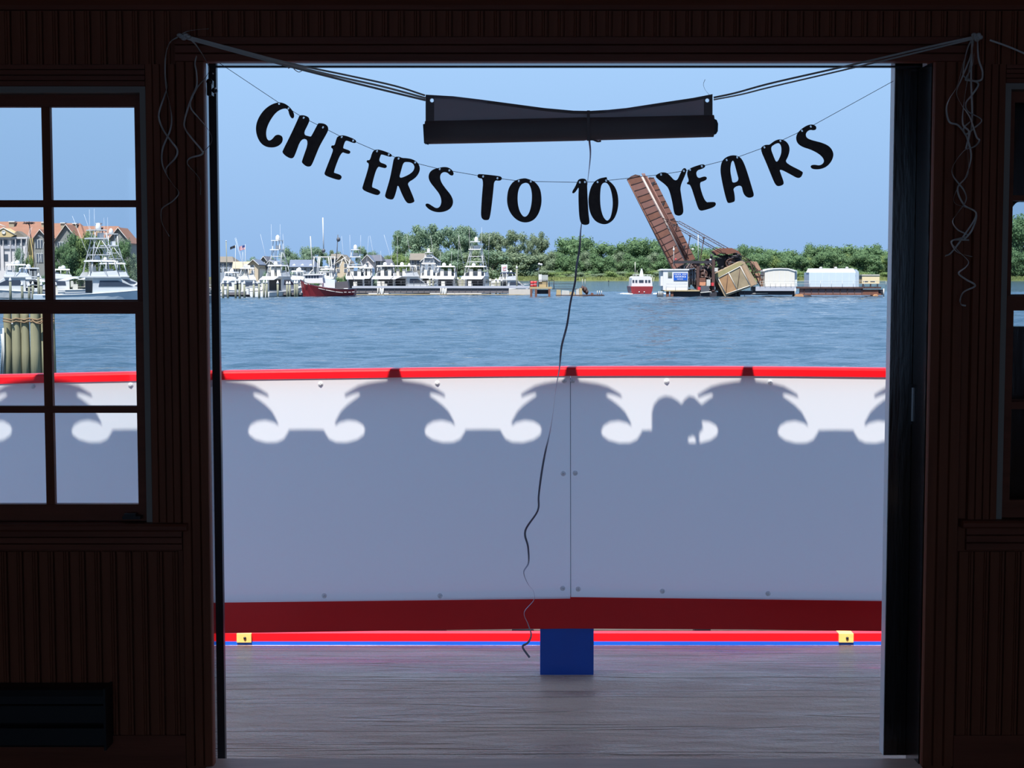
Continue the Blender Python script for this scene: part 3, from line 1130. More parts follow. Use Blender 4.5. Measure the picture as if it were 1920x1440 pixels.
ORG = {1: ((440, 160), 460 / 1920.0), 2: ((860, 160), 400 / 1920.0), 3: ((1200, 200), .25)}
LET = [
    ('C', 1, [(340, 133), (290, 148), (238, 184), (198, 234), (172, 290), (165, 345), (175, 400), (202, 452), (244, 482), (295, 488), (337, 478), (368, 453), (378, 425), (372, 398), (345, 385), (318, 391), (300, 415), (280, 432), (262, 431), (249, 410), (245, 370), (254, 325), (280, 270), (320, 215), (360, 188), (402, 179), (420, 195), (426, 225), (440, 254), (456, 261), (467, 245), (462, 213), (442, 183), (411, 153), (375, 136)], [], [(348, 144), (421, 181)]),
    ('H', 1, [(507, 234), (545, 234), (578, 248), (587, 270), (577, 300), (534, 385), (592, 402), (601, 398), (650, 303), (658, 295), (702, 299), (728, 318), (734, 345), (722, 375), (667, 470), (642, 530), (603, 627), (585, 637), (558, 634), (526, 606), (527, 590), (584, 430), (520, 413), (472, 547), (457, 570), (434, 572), (398, 553), (373, 526), (377, 509), (438, 389), (498, 259)], [], [(540, 254), (691, 329)]),
    ('E', 1, [(803, 402), (835, 390), (870, 394), (932, 418), (953, 435), (947, 452), (925, 451), (880, 432), (864, 436), (847, 490), (857, 496), (898, 509), (908, 522), (897, 538), (870, 533), (834, 519), (772, 682), (787, 687), (828, 700), (840, 718), (827, 740), (800, 739), (718, 711), (702, 695), (705, 679), (760, 540), (772, 500), (753, 487), (759, 469), (782, 472), (793, 430)], [], [(838, 404), (927, 433)]),
    ('E', 1, [(1078, 518), (1104, 502), (1140, 504), (1212, 530), (1233, 546), (1224, 561), (1200, 556), (1151, 540), (1142, 546), (1127, 600), (1183, 618), (1193, 634), (1182, 650), (1150, 643), (1114, 633), (1070, 794), (1087, 802), (1128, 818), (1143, 838), (1127, 859), (1100, 858), (1018, 828), (998, 809), (1002, 790), (1043, 660), (1052, 612), (1031, 601), (1037, 584), (1059, 588)], [], [(1114, 515), (1206, 542)]),
    ('R', 1, [(1247, 560), (1286, 557), (1312, 569), (1340, 569), (1391, 577), (1433, 603), (1452, 645), (1443, 687), (1412, 728), (1351, 763), (1367, 800), (1409, 901), (1403, 915), (1370, 926), (1343, 918), (1308, 851), (1277, 772), (1267, 821), (1248, 883), (1231, 896), (1193, 888), (1176, 871), (1179, 850), (1213, 740), (1233, 640)], [[(1320, 603), (1350, 599), (1383, 604), (1402, 621), (1409, 645), (1393, 679), (1344, 710), (1285, 730), (1302, 670)]], [(1283, 573), (1412, 605)]),
    ('S', 1, [(1598, 646), (1635, 638), (1672, 642), (1703, 663), (1716, 690), (1707, 708), (1684, 703), (1664, 682), (1635, 678), (1614, 691), (1606, 720), (1617, 760), (1652, 809), (1693, 858), (1712, 905), (1703, 947), (1672, 978), (1620, 994), (1569, 992), (1523, 973), (1493, 944), (1494, 927), (1516, 924), (1546, 944), (1575, 962), (1600, 957), (1616, 930), (1618, 895), (1603, 851), (1568, 806), (1527, 756), (1515, 715), (1527, 678), (1558, 655)], [], [(1605, 655), (1680, 666)]),
    ('T', 2, [(172, 802), (190, 797), (361, 815), (388, 826), (389, 846), (370, 861), (320, 853), (313, 940), (293, 1120), (278, 1203), (260, 1214), (224, 1212), (204, 1191), (200, 1150), (209, 1000), (223, 841), (179, 835), (168, 820)], [], [(220, 820), (349, 836)]),
    ('O', 2, [(595, 835), (622, 842), (652, 852), (693, 873), (734, 929), (747, 1010), (744, 1081), (718, 1162), (672, 1218), (600, 1239), (528, 1218), (467, 1157), (438, 1081), (434, 1010), (447, 929), (488, 867), (538, 845)], [[(590, 879), (562, 892), (537, 941), (529, 1010), (535, 1089), (557, 1153), (592, 1190), (629, 1163), (653, 1089), (661, 1000), (653, 931), (633, 887), (610, 877)]], [(541, 861), (649, 865)]),
    ('1', 2, [(1078, 847), (1110, 838), (1143, 843), (1156, 870), (1157, 930), (1162, 1050), (1169, 1160), (1179, 1231), (1171, 1251), (1140, 1258), (1108, 1250), (1092, 1221), (1082, 1150), (1077, 1000), (1081, 912), (1067, 938), (1041, 972), (1022, 971), (1022, 954), (1047, 914), (1067, 868)], [], [(1090, 873), (1136, 870)]),
    ('0', 2, [(1333, 825), (1310, 829), (1269, 837), (1223, 863), (1187, 919), (1167, 1010), (1169, 1081), (1187, 1162), (1228, 1223), (1289, 1251), (1341, 1249), (1393, 1213), (1424, 1151), (1439, 1070), (1434, 989), (1413, 923), (1377, 878), (1336, 849), (1335, 838)], [[(1310, 874), (1287, 891), (1277, 930), (1272, 1010), (1277, 1099), (1297, 1178), (1326, 1216), (1344, 1218), (1368, 1189), (1383, 1120), (1388, 1050), (1378, 971), (1358, 907), (1334, 878)]], [(1250, 870), (1327, 858)]),
    ('Y', 3, [(111, 520), (149, 494), (191, 492), (217, 508), (272, 569), (308, 489), (323, 462), (343, 461), (350, 480), (338, 516), (300, 600), (308, 660), (326, 770), (323, 802), (301, 819), (269, 815), (255, 796), (242, 711), (217, 616), (187, 582), (138, 547)], [], [(158, 509), (329, 482)]),
    ('E', 3, [(357, 478), (379, 459), (455, 433), (482, 433), (491, 448), (476, 463), (417, 482), (431, 541), (480, 522), (501, 528), (501, 545), (481, 558), (440, 571), (487, 718), (530, 715), (564, 715), (571, 735), (552, 756), (480, 778), (454, 781), (437, 767), (412, 690), (379, 585), (356, 583), (349, 572), (369, 559), (352, 510)], [], [(375, 473), (464, 447)]),
    ('A', 3, [(639, 382), (680, 365), (721, 365), (757, 383), (783, 429), (813, 519), (843, 619), (855, 662), (847, 678), (815, 685), (788, 670), (772, 641), (761, 585), (697, 608), (708, 650), (713, 706), (701, 716), (664, 725), (652, 713), (632, 640), (609, 530), (602, 470), (612, 413)], [[(692, 405), (682, 426), (676, 480), (687, 540), (694, 575), (743, 556), (728, 500), (710, 431), (702, 407)]], [(650, 400), (729, 380)]),
    ('R', 3, [(900, 315), (929, 289), (955, 285), (970, 287), (1009, 255), (1050, 242), (1092, 256), (1118, 289), (1123, 330), (1108, 381), (1089, 411), (1121, 438), (1218, 486), (1222, 500), (1207, 531), (1180, 537), (1128, 507), (1042, 463), (1058, 510), (1080, 570), (1072, 588), (1035, 599), (1013, 582), (987, 521), (947, 421)], [[(977, 306), (1011, 281), (1040, 271), (1056, 287), (1062, 320), (1057, 364), (1025, 426), (1002, 375)]], [(933, 305), (1053, 257)]),
    ('S', 3, [(1300, 134), (1323, 149), (1321, 172), (1301, 178), (1276, 173), (1252, 187), (1241, 210), (1252, 238), (1301, 255), (1371, 272), (1422, 298), (1449, 339), (1450, 376), (1432, 417), (1397, 453), (1351, 470), (1299, 470), (1279, 456), (1282, 439), (1310, 435), (1345, 442), (1373, 428), (1382, 405), (1368, 377), (1333, 348), (1279, 321), (1219, 303), (1182, 277), (1169, 240), (1177, 203), (1208, 168), (1249, 142), (1275, 134)], [], [(1215, 181), (1281, 149)]),
]
lb = thing('letter_banner', P(1040, 345, YL), 'string of black card letters reading CHEERS TO 10 YEARS hung in the doorway', 'letter banner')
ORGL = Vector(lb['_org'])
for ch, k, outer, inner, holes in LET:
    (ox, oy), s_ = ORG[k]
    cu = bpy.data.curves.new('letter', 'CURVE')
    cu.dimensions = '2D'
    cu.fill_mode = 'BOTH'
    cu.extrude = .0011
    loops = [chaikin(outer, 2)] + [chaikin(i_, 2) for i_ in inner]
    for hx, hy in holes:
        rr = 1.9 / s_
        loops.append([(hx + rr * math.cos(a * math.pi / 5), hy + rr * math.sin(a * math.pi / 5)) for a in range(10)])
    for lp in loops:
        sp = cu.splines.new('POLY')
        sp.points.add(len(lp) - 1)
        for pt, (x, y) in zip(sp.points, lp):
            q = P(ox + x * s_, oy + y * s_, YL)
            pt.co = (q.x, q.z, 0, 1)
        sp.use_cyclic_u = True
    tmp = bpy.data.objects.new('tmp', cu)
    me = bpy.data.meshes.new_from_object(tmp)
    bpy.data.objects.remove(tmp)
    for v in me.vertices:
        x, z, d = v.co
        v.co = (x - ORGL.x, YL + d - ORGL.y, z - ORGL.z)
    me.materials.clear()
    me.materials.append(M_CARD)
    o = bpy.data.objects.new('letter', me)
    COL.objects.link(o)
    o.parent = lb
    o['label'] = 'black card ' + ('number ' if ch in '10' else 'letter ') + ch
strg = [(408, 116), (523.4, 193), (541, 203.5), (569, 221), (605.5, 239), (641, 257), (662, 264), (707, 283.5), (729, 290), (747.5, 297.5), (778, 305.5), (824.6, 317), (842.5, 320), (906, 331), (932.7, 334.2), (972.7, 339.4), (995, 340.2),
        (1087, 342), (1096.6, 341.2), (1120.4, 341.2), (1136.5, 338.7), (1239.5, 327.3), (1282, 320.5), (1293.8, 318.3), (1316, 311.8), (1362.5, 300), (1382.3, 295), (1433.3, 276.3), (1463, 264.5), (1503.8, 245.3), (1520.3, 237.3), (1675, 152)]
MB().tube([P(x, y, YL + (.0025 if i % 2 else .001)) for i, (x, y) in enumerate(strg)], .0008, 5).build('string', mat('thin dark thread', (.05, .06, .09, 1), .6), lb)

# =================================================================== OTHER THINGS ON THE INSIDE WALL
ht = thing('wall_heater', P(60, 1405, YI - .06), 'black louvred wall heater low on the left beadboard wall', 'heater')
hx0, hx1 = P(-110, 1350, YI - .09).x, P(195, 1350, YI - .09).x
hz0, hz1 = P(0, 1404, YI - .09).z, P(0, 1293, YI - .09).z
M_HEAT = mat('black enamel', (.02, .02, .021, 1), .45, var=.2)
MB().box(hx0, hx1, YI - .06, YI - .013, hz0, hz1).build('back_panel', M_HEAT, ht)
MB().sweep([(hx0, YI - .06, hz1), (hx1, YI - .06, hz1)], [(0, 0), (-.02, -.004), (-.03, -.02), (-.03, -.042), (0, -.042)]).build('hood', M_HEAT, ht)
hh = hz1 - .042 - hz0
for k in range(2):
    a = hz0 + hh * k / 2
    MB().sweep([(hx0, YI - .06, a), (hx1, YI - .06, a)], [(0, .004), (-.026, .004), (-.03, .010), (-.03, hh / 2 - .006), (0, hh / 2 - .002)]).build('louvre', M_HEAT, ht)
for xx in (hx0 - .006, hx1):
    MB().box(xx, xx + .006, YI - .095, YI - .013, hz0 - .004, hz1 + .003).build('end_cap', M_HEAT, ht)

rol = thing('door_roller', P(397, 180, YO - .02), 'small black roller bracket with a steel bolt on the left door jamb', 'roller')
yr = YO - .045
p0 = P(392, 163, yr)
MB().box(p0.x - .006, p0.x + .008, yr - .004, yr + .03, p0.z - .024, p0.z + .02).build('bracket', M_BLACK, rol)
MB().lathe(P(394, 154, yr), [(.009, -.006), (.009, .012), (.007, .014)], 12, 'y').build('wheel', M_BLACK, rol)
MB().lathe(P(403, 170, yr), [(.008, -.006), (.008, .010), (.005, .013)], 12, 'y').build('wheel', M_BLACK, rol)
MB().lathe(P(404, 166, yr - .012), [(.003, 0), (.003, .006), (.001, .007)], 8, 'y').build('bolt', mat('bright steel', (.8, .8, .8, 1), .15, 1.0), rol)
MB().lathe(P(399.5, 138, yr + .005), [(.0022, 0), (.0022, .003)], 8, 'y').build('bolt', M_EYE, rol)

lt = thing('sash_latch', P(250, 972, YI), 'small black latch in the lower right corner of the left window', 'latch')
p0 = P(252, 970, YI)
MB().box(p0.x - .03, p0.x + .022, YI - .02, YI + .012, p0.z - .003, p0.z + .006).build('plate', M_BLACK, lt)
MB().box(p0.x - .024, p0.x + .01, YI - .026, YI - .002, p0.z + .006, p0.z + .014).build('lever', M_BLACK, lt)

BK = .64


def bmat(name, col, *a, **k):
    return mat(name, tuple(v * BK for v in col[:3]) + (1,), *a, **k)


# =================================================================== ACROSS THE WATER
class Q(MB):
    """shapes laid out from the photo at a stated distance, with real depth"""

    def bx(s, x0, x1, y0, y1, Y, depth):
        a, c_ = P(x0, y0, Y), P(x1, y1, Y)
        return s.box(min(a.x, c_.x), max(a.x, c_.x), Y, Y + depth, min(a.z, c_.z), max(a.z, c_.z))

    def poly(s, px, Y, depth):
        return s.prism([P(x, y, Y) for x, y in px], (0, depth, 0))

    def ln(s, px, Y, rpx, n=5):
        return s.tube([P(x, y, Y) for x, y in px], rpx * Y / F, n)

    def lnd(s, pts, rpx, n=5):
        """points carry their own distance (x, y, Y)"""
        return s.tube([P(x, y, Y) for x, y, Y in pts], rpx * pts[0][2] / F, n)


def wdist(y):
    return G(960, y, WZ).y


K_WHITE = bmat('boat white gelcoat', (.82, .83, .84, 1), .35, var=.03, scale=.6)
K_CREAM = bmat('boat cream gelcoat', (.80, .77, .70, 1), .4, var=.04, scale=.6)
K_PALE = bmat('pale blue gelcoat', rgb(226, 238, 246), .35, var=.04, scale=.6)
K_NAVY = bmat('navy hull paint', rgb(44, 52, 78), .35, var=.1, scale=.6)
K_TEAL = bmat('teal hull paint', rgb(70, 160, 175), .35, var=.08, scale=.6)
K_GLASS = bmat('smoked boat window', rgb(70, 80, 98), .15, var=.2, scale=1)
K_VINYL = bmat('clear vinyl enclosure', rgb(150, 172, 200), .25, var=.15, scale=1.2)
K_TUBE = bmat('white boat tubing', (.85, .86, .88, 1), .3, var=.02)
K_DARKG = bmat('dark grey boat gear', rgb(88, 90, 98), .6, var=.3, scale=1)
K_SHADE = bmat('doorway shade', rgb(60, 62, 66), .8, var=.3, scale=1)


def hull_mesh(b, L, B, hb, hs, n=12, keel=.7):
    vs, fs = [], []
    for i in range(n + 1):
        t_ = i / n
        x = -L / 2 + L * t_
        w_ = B / 2 * (1 - max(0, (t_ - .42) / .58) ** 2.3)
        w_ = max(w_, .03)
        z = hs + (hb - hs) * t_ ** 1.9
        cw = w_ * (.97 - .42 * t_ ** 3)
        rake = max(0, t_ - .8) / .2 * L * .05
        vs += [Vector((x + rake, w_, z)), Vector((x, cw, .12 + .4 * t_ ** 4)), Vector((x - rake, 0, -keel)), Vector((x, -cw, .12 + .4 * t_ ** 4)), Vector((x + rake, -w_, z))]
    for i in range(n):
        for k in range(4):
            a = i * 5 + k
            fs.append((a, a + 1, a + 6, a + 5))
        fs.append((i * 5 + 4, i * 5, i * 5 + 5, i * 5 + 9))
    fs.append((0, 1, 2, 3, 4))
    fs.append(tuple(n * 5 + k for k in range(5)))
    b.add(vs, fs, False)


def sideprism(b, prof, w0, w1=None):
    """profile in (x,z), pushed across the boat"""
    b.prism([Vector((x, w0, z)) for x, z in prof], (0, (w1 if w1 is not None else -w0) - w0, 0))


def yacht(px, py, L, hd, lb_, cat='boat', B=None, hz=4.7, tower=None, hullm=None, outr=True, group=None, name='sport_fishing_boat', topm=None, fly=2.95, enclosure=False, at=None):
    loc = at or G(px, py, WZ)
    r = local(thing(name, loc, lb_, cat, group, rz=math.radians(hd)))
    B = B or L * .3
    zs, zb = L * .062, L * .125
    b = MB()
    hull_mesh(b, L, B, zb, zs)
    h_ = b.build('hull', hullm or K_WHITE, r)
    b = MB()
    n = 8
    for sgn in (-1, 1):
        b.tube([(-L / 2 + L * .97 * k / n, sgn * B / 2 * (1 - max(0, (.97 * k / n - .42) / .58) ** 2.3) * 1.01, zs + (zb - zs) * (.97 * k / n) ** 1.9) for k in range(n + 1)], .05, 4)
    b.build('rub_rail', K_WHITE, h_)
    zd = zs + .1
    w = B * .37
    # deckhouse with a raked front
    b = MB()
    sideprism(b, [(-.13 * L, zd - .2), (-.13 * L, fly), (.06 * L, fly), (.15 * L, zd + (fly - zd) * .55), (.27 * L, zd + .35), (.30 * L, zd)], w)
    dh = b.build('deckhouse', K_WHITE, r)
    for sgn in (-1, 1):
        b = MB()
        b.prism([Vector((x, sgn * (w + .01), z)) for x, z in ((-.09 * L, zd + (fly - zd) * .45), (-.08 * L, zd + (fly - zd) * .82), (.05 * L, zd + (fly - zd) * .82), (.16 * L, zd + (fly - zd) * .45))], (0, sgn * .03, 0))
        b.build('window', K_GLASS, dh)
    MB().box(-.135 * L, -.13 * L, -w * .8, w * .8, zd + .15, fly - .35).build('door_shade_panel', K_SHADE, dh)  # dark panel painted to stand for the shade inside the doorway
    # flybridge
    b = MB()
    b.box(-.24 * L, .07 * L, -w * 1.12, w * 1.12, fly, fly + .14)
    b.build('bridge_deck', K_WHITE, r)
    b = MB()
    b.prism([Vector((.07 * L, w * 1.05, fly + .14)), Vector((.045 * L, w * .95, fly + .85)), Vector((.045 * L, -w * .95, fly + .85)), Vector((.07 * L, -w * 1.05, fly + .14))], (-.12, 0, 0))
    for sgn in (-1, 1):
        b.prism([Vector((.06 * L, sgn * w * 1.05, fly + .14)), Vector((.045 * L, sgn * w * 1.0, fly + .8)), Vector((-.15 * L, sgn * w * 1.0, fly + .62)), Vector((-.17 * L, sgn * w * 1.05, fly + .14))], (0, -sgn * .1, 0))
    b.build('coaming', K_WHITE, r)
    for yy in (-w * .42, w * .42):
        MB().box(-.10 * L, -.055 * L, yy - .3, yy + .3, fly + .14, fly + .75).box(-.115 * L, -.095 * L, yy - .3, yy + .3, fly + .14, fly + 1.3).build('helm_seat', K_CREAM, r)
    MB().box(-.01 * L, .035 * L, -w * .5, w * .5, fly + .14, fly + 1.0).build('console', K_WHITE, r)
    if enclosure:
        b = MB()
        b.prism([Vector((.05 * L, w, fly + .85)), Vector((.02 * L, w * .92, hz)), Vector((.02 * L, -w * .92, hz)), Vector((.05 * L, -w, fly + .85))], (-.03, 0, 0))
        for sgn in (-1, 1):
            b.prism([Vector((.05 * L, sgn * w, fly + .8)), Vector((.02 * L, sgn * w * .95, hz)), Vector((-.1 * L, sgn * w * .95, hz)), Vector((-.1 * L, sgn * w, fly + .7))], (0, -sgn * .03, 0))
        b.build('enclosure', K_VINYL, r)
    # hardtop on posts
    b = MB()
    hx0, hx1 = -.14 * L, .05 * L
    for zz_, e_ in ((hz, 0), (hz + .13, .0)):
        pass
    b.add([(hx0, -w, hz), (hx1, -w * .9, hz), (hx1, w * .9, hz), (hx0, w, hz), (hx0 + .1, -w * .93, hz + .2), (hx1 - .1, -w * .83, hz + .2), (hx1 - .1, w * .83, hz + .2), (hx0 + .1, w * .93, hz + .2)],
          [(0, 1, 2, 3), (4, 5, 6, 7), (0, 1, 5, 4), (1, 2, 6, 5), (2, 3, 7, 6), (3, 0, 4, 7)])
    ht_ = b.build('hardtop', topm or K_WHITE, r)
    for sgn in (-1, 1):
        for xa, xb in ((-.14 * L, -.125 * L), (-.03 * L, -.03 * L), (.05 * L, .03 * L)):
            MB().tube([(xa, sgn * w, fly + .5), (xb, sgn * w * .9, hz)], .045, 5).build('post', K_TUBE, r)
    MB().lathe((-.06 * L, w * .25, hz + .2), [(.34, 0), (.36, .15), (.3, .38), (.15, .5), (.03, .53)], 10).build('radome', K_WHITE, ht_)
    MB().lathe((-.02 * L, -w * .4, hz + .2), [(.22, 0), (.24, .1), (.18, .3), (.03, .36)], 10).build('radome', K_WHITE, ht_)
    # aft canopy and cockpit
    MB().prism([Vector((-.24 * L, w * 1.12, fly + .05)), Vector((-.24 * L, -w * 1.12, fly + .05)), Vector((-.33 * L, -w * 1.05, fly - .35)), Vector((-.33 * L, w * 1.05, fly - .35))], (0, 0, -.06)).build('aft_awning', K_WHITE, r)
    MB().box(-.44 * L, -.14 * L, -B * .38, B * .38, zs - .02, zs + .03).build('cockpit_sole', K_CREAM, r)
    MB().box(-.40 * L, -.36 * L, -.3, .3, zs, zs + .85).box(-.415 * L, -.40 * L, -.3, .3, zs + .5, zs + 1.35).build('fighting_chair', K_CREAM, r)
    top = hz + .2
    if tower:
        pz_t, tz = tower
        cx = -.055 * L
        legs = [(-.15 * L, 1), (-.15 * L, -1), (.06 * L, 1), (.06 * L, -1)]
        b = MB()
        for xa, sg in legs:
            foot = Vector((xa, sg * w * 1.05, fly + .3))
            headp = Vector((cx + (xa - cx) * .42, sg * w * .5, pz_t))
            topq = Vector((cx + (xa - cx) * .36, sg * w * .42, tz))
            b.tube([foot, headp, topq], .06, 5)
        for f_ in (.3, .62):
            zq = hz + (pz_t - hz) * f_
            kx = 1 - .58 * ((zq - fly) / (pz_t - fly))
            kw = 1.05 - .55 * ((zq - fly) / (pz_t - fly))
            ring = [Vector((cx + (-.15 * L - cx) * kx, w * kw, zq)), Vector((cx + (.06 * L - cx) * kx, w * kw, zq)), Vector((cx + (.06 * L - cx) * kx, -w * kw, zq)), Vector((cx + (-.15 * L - cx) * kx, -w * kw, zq))]
            for k in range(4):
                b.tube([ring[k], ring[(k + 1) % 4]], .04, 4)
        for sg in (-1, 1):
            b.tube([(-.13 * L, sg * w * .9, hz), (cx, sg * w * .55, pz_t)], .04, 4)
            b.tube([(.05 * L, sg * w * .9, hz), (cx, sg * w * .55, pz_t)], .04, 4)
        b.build('tower_frame', K_TUBE, r)
        b = MB()
        for k in range(9):
            zq = hz + .3 + (pz_t - hz - .3) * k / 9
            b.box(.02 * L - .03 * L * k / 9 - .2, .02 * L - .03 * L * k / 9 + .2, -w * .45, -w * .2, zq, zq + .06)
        b.build('ladder', K_TUBE, r)
        MB().box(cx - .085 * L, cx + .05 * L, -w * .62, w * .62, pz_t, pz_t + .16).build('tower_platform', K_WHITE, r)
        MB().box(cx + .0 * L, cx + .03 * L, -w * .3, w * .3, pz_t + .16, pz_t + .75).build('tower_console', K_WHITE, r)
        tt = MB().box(cx - .075 * L, cx + .05 * L, -w * .5, w * .5, tz, tz + .12).build('tower_top', K_WHITE, r)
        MB().lathe((cx, 0, tz + .12), [(.3, 0), (.34, .2), (.3, .55), (.16, .75), (.03, .8)], 10).build('radome', K_WHITE, tt)
        top = tz + .12
    if outr:
        hgt = 4.4 + L * .18
        for sgn in (-1, 1):
            MB().tube([(-.02 * L, sgn * w * 1.1, fly), (-.12 * L, sgn * w * 1.35, fly + hgt * .5), (-.2 * L, sgn * w * 1.55, fly + hgt)], .03, 5, r1=.012).build('outrigger', K_TUBE, r)
        for sgn in (-1, 1):
            MB().tube([(-.1 * L, sgn * w * .6, hz), (-.1 * L, sgn * w * .62, top + 2.4)], .022, 4, r1=.01).build('antenna', K_TUBE, r)
    # bow rail
    b = MB()
    for sgn in (-1, 1):
        b.tube([(L * (.2 + .28 * k / 5), sgn * B / 2 * (1 - max(0, (.7 + .28 * k / 5 - .42) / .58) ** 2.3) * .95, zs + (zb - zs) * (.7 + .28 * k / 5) ** 1.9 + .5) for k in range(6)], .03, 4)
    b.build('bow_rail', K_TUBE, r)
    return r


# ---- the boats ------------------------------------------------------
yacht(201, 568, 16.0, 28, 'large white sport fishing boat with a tall tuna tower in the left window', B=5.4, hz=4.85, tower=(7.5, 8.5), hullm=[K_PALE], fly=3.0)
yacht(222, 556, 17.0, 28, 'white sport fishing boat with a shorter tower close behind the large one', hz=4.9, tower=(7.6, 9.4))
yacht(290, 567, 14.0, 175, 'white flybridge boat cut off by the right edge of the left window', hz=4.7, outr=False, enclosure=True)
yacht(22, 560, 14.0, 200, 'white flybridge boat at the left edge of the left window', hz=4.6, outr=True)
yacht(50, 556, 11.0, 160, 'small boat with blue vinyl curtains between white pilings', hz=4.2, enclosure=True, outr=True, fly=2.6, hullm=[K_PALE])
yacht(110, 556, 12.5, 196, 'white topped boat with a dark navy hull, its bow by the window muntin', hz=4.0, hullm=[K_NAVY], outr=False, fly=2.7)
yacht(470, 556, 11.0, 12, 'white boat with a flat hardtop behind the mooring posts, below the two flags', hz=4.2, outr=True, fly=2.5)
yacht(430, 552, 10.0, 170, 'low white boat at the left end of the mooring posts', hz=3.6, outr=False, fly=2.3)
yacht(526, 556, 11.5, 66, 'white sport fishing boat with a tower just left of the red trawler', hz=4.6, tower=(7.0, 8.4))
yacht(555, 552, 11.0, 178, 'low white boat right behind the bow of the red trawler', hz=3.8, outr=False, fly=2.4)
yacht(667, 552, 13.0, 95, 'white sport fishing boat with a tower right behind the trawler stern', hz=4.5, tower=(6.2, 7.4))
yacht(690, 550, 10.5, 80, 'boxy white cabin boat beside the trawler stern', hz=4.4, outr=False, enclosure=True, fly=3.0)
yacht(617, 549, 12.0, 88, 'white boat mostly hidden behind the trawler mast frame', hz=4.2, outr=False)
yacht(729, 551.5, 14.0, 78, 'leftmost white flybridge yacht moored behind the long trestle', hz=4.7, outr=True)
yacht(764, 551.5, 15.0, 52, 'white flybridge yacht with an angled bow behind the long trestle', hz=4.7, outr=True)
yacht(804, 546, 13.0, 92, 'distant grey looking tower boat between two flybridge yachts', hz=5.4, tower=(6.6, 7.6), outr=False)
yacht(838, 551.5, 14.0, 86, 'white flybridge yacht in the middle of the trestle, left of the tower boat', hz=4.6, outr=True)
yacht(895, 551.5, 15.5, 80, 'white tower sport fishing boat behind the right end of the trestle', hz=4.6, tower=(7.5, 8.8))
yacht(957, 549.5, 10.5, 35, 'white speedboat with a dark canopy near the white sign', hz=3.5, outr=False, fly=2.3, topm=K_NAVY, cat='boat')

# ---- red trawler ----------------------------------------------------
YTW = wdist(556)
tw = thing('fishing_trawler', P(612, 556, YTW), 'dark red fishing trawler with white wheelhouse and tall masts', 'trawler')
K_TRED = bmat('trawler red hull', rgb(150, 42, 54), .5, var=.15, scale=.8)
b = Q()
sheer = [(563, 524.5), (570, 529), (582, 533.5), (597, 537), (615, 540), (635, 542), (655, 542.5), (667, 542)]
wl = [(568.5, 557), (575, 557), (585, 557), (598, 557), (615, 556.5), (635, 556), (655, 555), (664, 554.5)]
hw = [.1, 1.2, 1.9, 2.3, 2.5, 2.5, 2.3, 2.0]
vs, fs = [], []
for (sx, sy), (wx, wy), h_ in zip(sheer, wl, hw):
    a, c_ = P(sx, sy, YTW + 2.5), P(wx, wy, YTW + 2.5)
    c_.z = min(c_.z, WZ - .2)
    vs += [a - Vector((0, h_, 0)), c_ - Vector((0, h_ * .7, 0)), c_ + Vector((0, h_ * .7, 0)), a + Vector((0, h_, 0))]
for i in range(len(sheer) - 1):
    for k in range(4):
        k2 = (k + 1) % 4
        fs.append((i * 4 + k, i * 4 + k2, i * 4 + 4 + k2, i * 4 + 4 + k))
fs += [(0, 1, 2, 3), tuple(len(vs) - 4 + k for k in range(4))]
b.add(vs, fs)
hl = b.build('hull', K_TRED, tw)
Q().lnd([(sx, sy - .3, YTW + 2.5 - h_) for (sx, sy), h_ in zip(sheer, hw)], .7, 5).build('rub_rail', K_NAVY, hl)
b = Q()
for i, (x0, y0, x1, y1) in enumerate(((597, 540.5, 610, 543.5), (611, 543.8, 628, 547), (629, 547.2, 643, 548.7), (645, 547.8, 650, 548), (653, 548, 658, 548), (660, 547.6, 665, 547.4))):
    b.lnd([(x0, y0, YTW + .1), (x1, y1, YTW + .1)], .55, 4)
b.build('white_stripe', K_WHITE, hl)
b = Q()
for k in range(11):
    x = 570.5 + k * 2.2
    y = 529.6 + k * .72
    if k == 3:
        continue
    b.poly([(x, y), (x + 1.3, y + .4), (x + 1.2, y + 3.0), (x, y + 2.6)], YTW + .9 - .05 * k, -.05)
label(b.build('bow_lettering', K_WHITE, hl), 'small white name lettering on the bow')
b = Q().lnd([(568, 556.5, YTW + .9), (600, 556.5, YTW + .5), (665, 554.8, YTW + .6)], .9, 4)
b.build('boot_stripe', K_NAVY, hl)
wh = Q().poly([(571, 531), (571, 516), (604, 514.5), (606, 531)], YTW + 1.4, 2.6).build('wheelhouse', K_WHITE, tw)
Q().poly([(567, 516.5), (570, 513.8), (606, 513), (607, 515.5)], YTW + 1.2, 3.0).build('roof', K_WHITE, wh)
for k in range(5):
    Q().poly([(573 + k * 5.2, 517), (576.8 + k * 5.2, 517), (576.8 + k * 5.2, 521.5), (573 + k * 5.2, 521.5)], YTW + 1.38, .05).build('window', K_GLASS, wh)
Q().poly([(604, 521), (628, 525), (628, 540), (604, 538)], YTW + 1.8, 2.2).build('deckhouse', K_PALE, tw)
Q().poly([(630, 529), (652, 527), (654, 540), (630, 541)], YTW + 1.6, 1.8).build('net_reel', K_DARKG, tw)
b = Q()
for pts in (((587, 482), (628, 482)), ((597, 482), (594, 516)), ((600, 482), (597, 516)), ((616, 482), (620, 520)), ((620, 482), (624, 520)), ((628, 481), (626, 520)), ((589, 482), (587, 514)), ((597, 501), (620, 501)), ((597, 510), (620, 510))):
    b.ln(pts, YTW + 2.4, 1.0)
b.build('gallows_frame', K_WHITE, tw)
for pts, r_, m_ in ((((582, 443), (583.5, 470), (587, 503)), .9, K_CREAM), (((605.3, 408), (606, 440), (607, 476)), 1.1, K_WHITE), (((633.5, 440), (632, 470), (627, 514)), .8, K_DARKG)):
    Q().ln(pts, YTW + 2.5, r_).build('mast', m_, tw)
